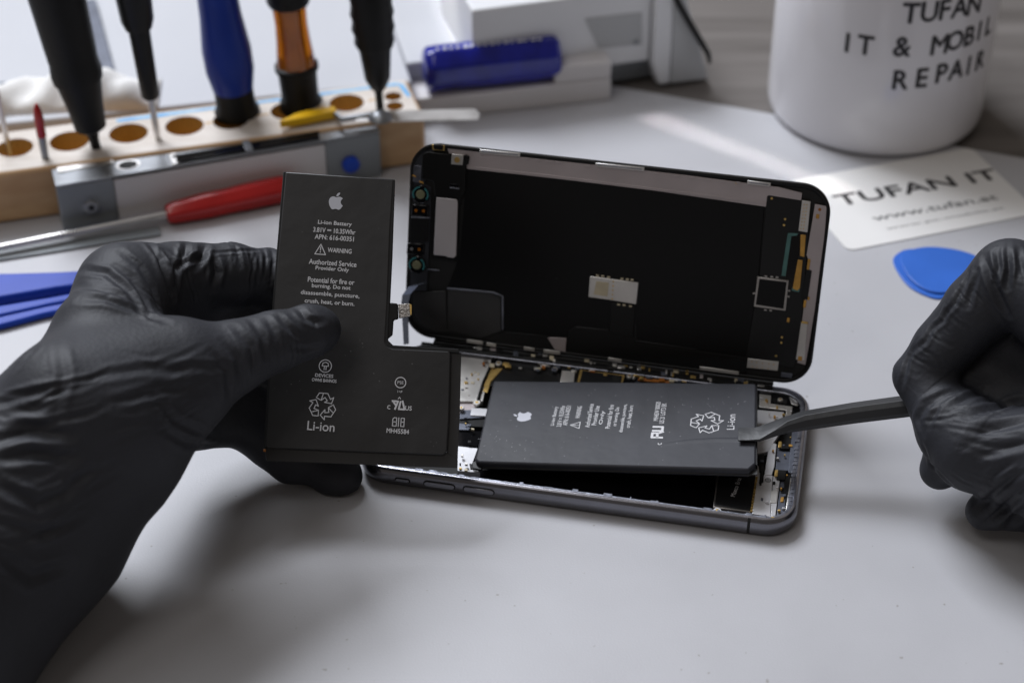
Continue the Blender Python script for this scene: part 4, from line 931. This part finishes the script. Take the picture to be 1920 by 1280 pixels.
# ------------------------------------------------------------------ black spudger pushed under the battery
def sp(x, y, z): return onz(x, y, z)
c = [(1384, 814, 1.85, .64, .05), (1402, 814, 1.88, .66, .06), (1421, 814, 1.92, .66, .10), (1445, 806, 2.0, .62, .22), (1475, 796, 2.10, .60, .40), (1510, 788, 2.2, .62, .52), (1600, 774, 2.5, .66, .56), (1700, 761, 2.8, .70, .58), (1780, 752, 3.05, .70, .58), (1850, 745, 3.25, .6, .5)]
pts = [sp(x, y, z) for x, y, z, _, _ in c]
rings = []
for i, (p, (x, y, z, wd, th)) in enumerate(zip(pts, c)):
    t = nrm(pts[min(i + 1, len(pts) - 1)] - pts[max(i - 1, 0)])
    upv = nrm(Z3 - t * np.dot(Z3, t)); sd_ = np.cross(upv, t)
    a = {0: 0, 1: 0, 2: .05, 3: .25, 4: .35, 5: .35}.get(i, .35)
    U1 = upv * math.cos(a) + sd_ * math.sin(a); S1 = sd_ * math.cos(a) - upv * math.sin(a)
    ch = .28 if i > 3 else .05
    hw, hh = wd / 2, th / 2
    prof = [(-hw, -hh + th * ch), (-hw, hh - th * ch), (-hw + wd * ch * .5, hh), (hw - wd * ch * .5, hh), (hw, hh - th * ch), (hw, -hh + th * ch), (hw - wd * ch * .5, -hh), (-hw + wd * ch * .5, -hh)]
    rings.append([p + S1 * a_ + U1 * b_ for a_, b_ in prof])
spu = MB().loft(rings).build('spudger', M['tool'], bevel=0.012, seg=2, angle=25); tag(spu, 'black nylon spudger held by the right glove, its flat tip pushed against the lying battery', 'pry tool')

# ------------------------------------------------------------------ two slivers of sunlight that pass the window blind
def beam(name, pts, width, power, z=0.0, color=(1.0, .95, .88), spread=3.5, dist=90):
    a, b = onz(*pts[0], z), onz(*pts[1], z); c = (a + b) / 2; d = nrm(np.array([-.45, .45, 1.0])); up = d * dist
    l = bpy.data.lights.new(name, 'AREA'); l.shape = 'RECTANGLE'; l.size = np.linalg.norm(b - a) * U; l.size_y = width * U; l.energy = power; l.color = color; l.spread = math.radians(spread)
    o = bpy.data.objects.new(name, l); COL.objects.link(o); o.location = Vector(c + up) * U
    zax = Vector(d); x = Vector(nrm(b - a)); x = (x - zax * x.dot(zax)).normalized(); y = zax.cross(x)
    o.rotation_euler = Matrix((x, y, zax)).transposed().to_euler()
beam('sunbeam_table', ((1190, 205), (1560, 352)), 0.6, 0.0020, spread=2.6, dist=34)
beam('sunbeam_case', ((880, 40), (1200, 28)), 4.5, 0.05, 1.9, spread=3, dist=60)
# ================================================================== GLOVED HANDS (signed distance field -> one continuous mesh)
def smin(a, b, k):
    h = np.clip(0.5 + 0.5 * (b - a) / k, 0, 1); return b + (a - b) * h - k * h * (1 - h)
def chain_sdf(G, pts, rad):
    best = None
    for (a, ra), (b, rb) in zip(list(zip(pts, rad))[:-1], list(zip(pts, rad))[1:]):
        ab = b - a; L2 = float(ab @ ab); d = G - a.astype(np.float32)
        t = np.clip((d @ ab.astype(np.float32)) / L2, 0, 1)
        d -= t[..., None] * ab.astype(np.float32)
        s = np.sqrt((d * d).sum(-1)) - (ra + (rb - ra) * t).astype(np.float32)
        best = s if best is None else smin(best, s, 0.18)
    return best
def surface_nets(F, o, h):
    S = F < 0; nx, ny, nz = F.shape
    c = S[:-1, :-1, :-1].astype(np.int8)
    tot = sum(S[i:nx - 1 + i, j:ny - 1 + j, k:nz - 1 + k].astype(np.int8) for i in (0, 1) for j in (0, 1) for k in (0, 1))
    act = (tot > 0) & (tot < 8); idx = np.argwhere(act); ids = -np.ones(act.shape, np.int64); ids[act] = np.arange(len(idx))
    acc = np.zeros((len(idx), 3)); cnt = np.zeros(len(idx))
    cor = [(i, j, k) for i in (0, 1) for j in (0, 1) for k in (0, 1)]
    for a in cor:
        for b in cor:
            if sum(b) - sum(a) == 1 and all(y >= x for x, y in zip(a, b)):
                fa = F[idx[:, 0] + a[0], idx[:, 1] + a[1], idx[:, 2] + a[2]]; fb = F[idx[:, 0] + b[0], idx[:, 1] + b[1], idx[:, 2] + b[2]]
                m = (fa < 0) != (fb < 0); t = fa[m] / (fa[m] - fb[m])
                acc[m] += np.array(a) + t[:, None] * (np.array(b) - np.array(a)); cnt[m] += 1
    V = (idx + acc / cnt[:, None]) * h + o
    Fc = []
    for ax in range(3):
        s1 = [slice(None)] * 3; s2 = [slice(None)] * 3; s1[ax] = slice(0, -1); s2[ax] = slice(1, None)
        ch = S[tuple(s1)] != S[tuple(s2)]; e = np.argwhere(ch)
        u, v = [q for q in range(3) if q != ax]
        e = e[(e[:, u] > 0) & (e[:, v] > 0) & (e[:, u] < F.shape[u] - 1) & (e[:, v] < F.shape[v] - 1)]
        q = []
        for du, dv in ((-1, -1), (0, -1), (0, 0), (-1, 0)):
            c_ = e.copy(); c_[:, u] += du; c_[:, v] += dv; q.append(ids[c_[:, 0], c_[:, 1], c_[:, 2]])
        Fc.append(np.stack(q, 1))
    return V, np.concatenate(Fc)
def hand(name, label, chains, lo, hi, h, creases, ref, cuts=(), fold_fn=None):
    lo = np.array(lo, float); hi = np.array(hi, float); n = np.ceil((hi - lo) / h).astype(int)
    ax = [np.arange(n[i]) * h + lo[i] for i in range(3)]
    G = np.stack(np.meshgrid(*ax, indexing='ij'), -1).astype(np.float32)
    F = None
    for k, pts, rad in chains:
        s = chain_sdf(G, pts, rad); F = s if F is None else smin(F, s, k)
    F[0] = F[-1] = 1; F[:, 0] = F[:, -1] = 1; F[:, :, 0] = F[:, :, -1] = 1
    V, Q = surface_nets(F, lo, h)
    bm = bmesh.new(); vs = [bm.verts.new(v) for v in V]
    for q in Q:
        try: bm.faces.new([vs[i] for i in q])
        except Exception: pass
    bmesh.ops.recalc_face_normals(bm, faces=bm.faces)
    bmesh.ops.smooth_vert(bm, verts=bm.verts, factor=0.5, use_axis_x=True, use_axis_y=True, use_axis_z=True)
    bmesh.ops.subdivide_edges(bm, edges=bm.edges[:], cuts=1, use_grid_fill=True)
    for _ in range(3): bmesh.ops.smooth_vert(bm, verts=bm.verts, factor=0.5, use_axis_x=True, use_axis_y=True, use_axis_z=True)
    bm.normal_update(); bvh = BVHTree.FromBMesh(bm)
    X = np.array([v.co for v in bm.verts]); Nn = np.array([v.normal for v in bm.verts]); D = np.zeros(len(X))
    if fold_fn is not None: D += fold_fn(X, Nn)
    for line, wd, ht in creases:
        pts = []
        for (x0, y0), (x1, y1) in zip(line, line[1:]):
            m = max(2, int(math.hypot(x1 - x0, y1 - y0) / 5))
            for k in range(m + 1):
                t = k / m; r = ray(x0 + (x1 - x0) * t, y0 + (y1 - y0) * t); hit = bvh.ray_cast(Vector(CP), Vector(nrm(r)))
                if hit[0] is not None: pts.append(np.array(hit[0]))
        if len(pts) < 2: continue
        pts = np.array(pts); wcm = wd * 56 / FPX
        bb = (X > pts.min(0) - 4 * wcm).all(1) & (X < pts.max(0) + 4 * wcm).all(1); I = np.where(bb)[0]
        if not len(I): continue
        d = np.full(len(I), 1e9); tt = np.zeros(len(I))
        for k in range(len(pts) - 1):
            a, b = pts[k], pts[k + 1]; ab = b - a; L2 = ab @ ab
            if L2 < 1e-8 or L2 > 1: continue
            t = np.clip(((X[I] - a) @ ab) / L2, 0, 1); dd = np.linalg.norm(X[I] - a - t[:, None] * ab, axis=1)
            up = dd < d; d[up] = dd[up]; tt[up] = (k + t[up]) / (len(pts) - 1)
        env = np.sin(np.pi * np.clip(tt, 0.02, .98)) ** .5
        D[I] += .85 * ht * env * (-np.exp(-(d / wcm) ** 1.35) + .6 * np.exp(-((d - 1.7 * wcm) / (.75 * wcm)) ** 2))
    X2 = X + Nn * D[:, None]
    faces = [tuple(v.index for v in f.verts) for f in bm.faces]; bm.free()
    me = bpy.data.meshes.new(name); own = np.array(ref, float)
    me.from_pydata([tuple((v - own) * U) for v in X2], [], faces)
    for p in me.polygons: p.use_smooth = True
    me.materials.append(M['glove']); o = bpy.data.objects.new(name, me); COL.objects.link(o); o.location = Vector(own) * U
    return tag(o, label, 'gloved hand', 'black gloved hands')
def CH(k, *js):   # joints (px, py, depth, radius in px)
    return (k, [P(x, y, d) for x, y, d, r in js], [r * d / FPX for x, y, d, r in js])
def rnd_folds(axis_pts, freq, amp, rad, seed):
    """cloth-like folds running round a finger: displacement varies along the finger's axis"""
    rs = np.random.RandomState(seed); ph = rs.uniform(0, 6.28, 6); fr = freq * rs.uniform(.6, 1.6, 6)
    A = [np.asarray(p) for p in axis_pts]
    def fn(X, N):
        out = np.zeros(len(X))
        s0 = 0
        for a, b in zip(A, A[1:]):
            ab = b - a; L = np.linalg.norm(ab); u = ab / L; t = (X - a) @ u; d = np.linalg.norm(X - a - np.clip(t, 0, L)[:, None] * u, axis=1)
            m = np.exp(-np.clip(d - rad, 0, None) ** 2 / .05) * ((t > -.3) & (t < L + .3))
            nn = nrm(np.cross(u, (0.3, .2, 1))); ang = np.arctan2((X - a) @ np.cross(u, nn), (X - a) @ nn)
            w_ = sum(np.sin(fr[k] * (t + s0) + ph[k] + (k % 3) * 1.1 * np.sin(ang * (1 + k % 2) + ph[k])) for k in range(6)) / 6
            out = np.where(np.abs(m * w_) * amp > np.abs(out), m * np.sign(w_) * np.abs(w_) ** .8 * amp, out); s0 += L
        return out
    return fn
def fam(A, B, n, wd, ht, seed, jit=6):
    rs = np.random.RandomState(seed); A = np.array(A, float); B = np.array(B, float); out = []
    for k in range(n):
        t = rs.rand(); L = A * (1 - t) + B * t
        q = np.linspace(0, 1, 9); i = q * (len(L) - 1); C = np.stack([np.interp(i, range(len(L)), L[:, c]) for c in (0, 1)], 1)
        C += np.cumsum(rs.normal(0, jit * .3, C.shape), 0) + rs.normal(0, jit * .6, 2)
        a = rs.randint(0, 4); b = rs.randint(a + 3, 10); s_ = rs.uniform(.4, 1.2)
        out.append(([tuple(p) for p in C[a:b]], wd * rs.uniform(.7, 1.4), ht * .46 * s_ * (1 if rs.rand() > .25 else -.5)))
    return out
# ---------------------------------------------------------------- left hand
Lc = [
    CH(.8, (-900, 1900, 45.5, 380), (-560, 1560, 48.5, 350), (-190, 1190, 51.8, 262), (30, 965, 54.0, 208)),
    CH(1.0, (40, 960, 53.6, 204), (150, 800, 53.6, 152), (200, 640, 55.0, 105), (238, 548, 56.5, 84)),
    CH(1.0, (60, 900, 53.4, 195), (200, 830, 53.9, 152), (300, 740, 54.2, 105)),
    CH(.7, (140, 760, 52.8, 130), (330, 680, 54.3, 86)),
    # thumb
    CH(.7, (230, 790, 53.3, 130), (345, 715, 54.3, 92), (440, 668, 55.0, 68), (520, 638, 55.7, 56), (578, 622, 56.2, 50), (596, 618, 56.4, 44)),
    # index finger curling behind the battery
    CH(.6, (232, 545, 56.5, 86), (330, 520, 57.6, 66), (430, 512, 58.4, 56), (500, 520, 59.2, 52), (570, 575, 60.0, 46), (610, 640, 60.2, 40)),
    # middle, ring, little fingers behind
    CH(.6, (230, 620, 56.5, 95), (350, 600, 59.0, 74), (455, 620, 60.0, 68), (545, 700, 60.4, 46), (600, 745, 60.3, 40)),
    CH(.5, (240, 740, 56.0, 90), (370, 740, 59.2, 58), (470, 775, 59.9, 50), (560, 850, 59.9, 46), (628, 886, 60.0, 44), (640, 892, 60.0, 40)),
    CH(.5, (250, 800, 55.4, 80), (370, 790, 58.3, 52), (450, 792, 59.3, 46), (505, 835, 59.7, 40), (540, 868, 59.9, 36)),
]
thumb_ax = [P(330, 725, 54.2), P(440, 668, 55.0), P(520, 638, 55.7), P(600, 618, 56.4)]
index_ax = [P(260, 535, 56.8), P(330, 520, 57.6), P(430, 512, 58.4), P(510, 525, 59.3)]
f1 = rnd_folds(thumb_ax, 3.2, .03, .95, 1); f2 = rnd_folds(index_ax, 4.0, .05, .95, 5)
lcr = [
    # thumb tip
    ([(522, 590), (540, 612), (562, 636)], 7, .09), ([(560, 578), (574, 596), (592, 604), (606, 602)], 7, .09), ([(548, 650), (575, 655), (604, 648)], 6, .05), ([(500, 598), (512, 618), (520, 640)], 6, .05),
    ([(470, 600), (492, 632), (500, 668)], 7, .06), ([(440, 612), (470, 650), (478, 690)], 8, .07), ([(418, 640), (445, 672), (455, 715)], 8, .06), ([(395, 660), (425, 695), (430, 745)], 8, .05),
    ([(300, 700), (360, 688), (430, 690)], 8, .05), ([(180, 705), (260, 692), (345, 690)], 9, .05), ([(200, 760), (300, 730), (390, 730)], 9, .05), ([(290, 745), (330, 790), (400, 820)], 8, .07), ([(300, 800), (350, 830), (400, 835)], 8, .06),
    # back of the hand towards the index knuckle
    ([(150, 560), (200, 560), (250, 580), (310, 604)], 9, .10), ([(130, 535), (180, 540), (230, 555), (275, 590)], 8, .06), ([(155, 505), (200, 512), (240, 545), (268, 588)], 8, .10), ([(215, 500), (245, 520), (270, 560), (285, 600)], 7, .08), ([(225, 470), (262, 500), (285, 540), (300, 585)], 7, .07),
    # index finger bunching
    ([(280, 456), (300, 482), (312, 520), (325, 560)], 8, .17), ([(305, 470), (330, 500), (328, 545)], 7, .10), ([(350, 455), (345, 480), (335, 505)], 7, .12), ([(385, 455), (380, 480), (366, 500)], 8, .16), ([(400, 480), (406, 510), (398, 540)], 8, .14), ([(335, 500), (362, 486), (385, 478)], 6, .10),
    ([(395, 474), (440, 470), (492, 470)], 4, .04), ([(440, 458), (446, 476), (450, 500)], 5, .05), ([(490, 458), (500, 480), (498, 520)], 6, .10), ([(468, 470), (474, 500)], 5, .05), ([(508, 462), (512, 490), (506, 530)], 6, .10),
    # wrist folds
    ([(-20, 760), (60, 738), (120, 728)], 9, .10), ([(-20, 830), (50, 808), (130, 812)], 12, .16), ([(0, 860), (60, 850), (140, 858)], 11, .14), ([(-10, 905), (70, 945), (120, 925), (170, 880)], 10, .14), ([(-20, 975), (80, 1000), (150, 970)], 9, .09), ([(30, 690), (60, 660), (90, 610)], 9, .05), ([(110, 640), (120, 700), (100, 790)], 9, .05), ([(-10, 1040), (60, 1080), (130, 1060)], 12, .12),
]
lcr += fam([(140, 570), (200, 565), (250, 580), (310, 604)], [(235, 462), (270, 490), (290, 540), (305, 585)], 12, 3.5, .045, 1)
lcr += fam([(285, 456), (305, 500), (318, 560)], [(512, 458), (514, 500), (505, 555)], 22, 3.2, .055, 2, 7)
lcr += fam([(395, 620), (425, 680), (430, 760)], [(600, 572), (612, 610), (600, 655)], 20, 3.0, .04, 3)
lcr += fam([(170, 650), (290, 680), (400, 630)], [(200, 860), (290, 820), (385, 760)], 16, 4.5, .04, 4, 9)
lcr += fam([(-30, 740), (60, 740), (200, 690)], [(-40, 1040), (80, 1060), (240, 980)], 20, 6, .09, 5, 16)
hand('gloved_hand', 'left hand in a black nitrile glove pinching the upright battery with its thumb', Lc, (-24, -22, 0.02), (-4.6, 9, 17), .085, lcr, P(100, 800, 54), fold_fn=lambda X, N: f1(X, N) + f2(X, N))
# ---------------------------------------------------------------- right hand
Rc = [
    # index: knuckle high at right, pointing down to the tool
    CH(.6, (2160, 720, 55.0, 120), (2020, 600, 56.0, 100), (1893, 522, 57.0, 73), (1835, 580, 57.5, 66), (1770, 650, 58.0, 56), (1724, 702, 58.3, 46), (1718, 706, 58.3, 44)),
    # middle finger behind/below the index
    CH(.5, (2150, 740, 56.0, 115), (2010, 680, 57.8, 100), (1900, 668, 59.0, 88), (1830, 690, 59.3, 68), (1775, 760, 59.2, 48), (1762, 800, 58.8, 44)),
    # thumb
    CH(.7, (2240, 960, 54.0, 170), (2080, 920, 55.2, 125), (1930, 862, 56.3, 94), (1830, 838, 57.0, 84), (1790, 800, 57.5, 74), (1762, 768, 57.8, 54), (1757, 762, 57.9, 48)),
    CH(.5, (2060, 800, 57.0, 80), (1935, 765, 57.9, 62), (1850, 735, 58.4, 46)),
    # ring and little fingertips below
    CH(.4, (2060, 900, 57.2, 90), (1900, 850, 58.4, 56), (1800, 860, 58.4, 42), (1762, 880, 58.3, 38)),
    CH(.4, (2100, 980, 56.8, 90), (1960, 950, 57.4, 52), (1870, 950, 57.6, 42), (1846, 958, 57.7, 36)),
    CH(1.0, (2300, 860, 54.2, 260), (2150, 850, 55.2, 170), (2060, 870, 55.6, 130)),
]
th_ax = [P(2060, 910, 55.3), P(1930, 862, 56.3), P(1830, 838, 57.0), P(1757, 762, 57.9)]
ix_ax = [P(1893, 522, 57.0), P(1835, 580, 57.5), P(1770, 650, 58.0), P(1718, 706, 58.3)]
g1 = rnd_folds(th_ax, 2.6, .035, 1.35, 11); g2 = rnd_folds(ix_ax, 4, .03, 1.0, 13)
rcr = [
    ([(1730, 812), (1722, 785), (1735, 760), (1775, 738), (1800, 730)], 9, .09), ([(1780, 745), (1760, 760), (1740, 800)], 6, .05), ([(1790, 760), (1820, 742), (1850, 735)], 8, .07), ([(1815, 780), (1860, 765), (1925, 755)], 10, .13), ([(1825, 815), (1880, 800), (1940, 785)], 11, .13), ([(1835, 850), (1890, 838), (1940, 825)], 10, .11), ([(1800, 835), (1850, 830), (1900, 815)], 8, .06),
    ([(1840, 985), (1880, 950), (1930, 900)], 10, .14), ([(1835, 960), (1870, 925), (1920, 880)], 10, .12), ([(1870, 1010), (1900, 975), (1940, 940)], 9, .1), ([(1730, 830), (1745, 870), (1800, 925)], 6, .05),
    ([(1845, 480), (1862, 530), (1890, 590)], 8, .15), ([(1868, 470), (1872, 500), (1868, 530)], 6, .10), ([(1888, 470), (1892, 505), (1888, 540)], 6, .10), ([(1820, 505), (1808, 535), (1795, 560)], 6, .08), ([(1800, 540), (1790, 570), (1772, 590)], 6, .08), ([(1780, 570), (1768, 600), (1745, 618)], 6, .08), ([(1750, 610), (1735, 640), (1712, 660)], 6, .07), ([(1835, 510), (1822, 545), (1815, 575)], 6, .08), ([(1720, 640), (1700, 680), (1690, 725)], 6, .07), ([(1910, 465), (1915, 520)], 6, .08),
]
rcr += fam([(1720, 760), (1780, 728), (1850, 730), (1940, 770)], [(1740, 850), (1800, 900), (1870, 930), (1950, 880)], 16, 4.5, .05, 21, 8)
rcr += fam([(1690, 690), (1740, 712)], [(1840, 470), (1905, 560)], 26, 3.2, .045, 22, 6)
rcr += fam([(1860, 455), (1868, 520), (1880, 600)], [(1950, 455), (1950, 520), (1950, 600)], 10, 4, .06, 23, 6)
rcr += fam([(1800, 900), (1870, 850), (1950, 800)], [(1850, 1000), (1890, 970), (1950, 930)], 12, 5, .07, 24, 8)
hand('gloved_hand', 'right hand in a black nitrile glove gripping the black spudger', Rc, (11.2, -14, 0.02), (22.5, 9, 14), .085, rcr, P(1850, 780, 57), fold_fn=lambda X, N: g1(X, N) + g2(X, N))
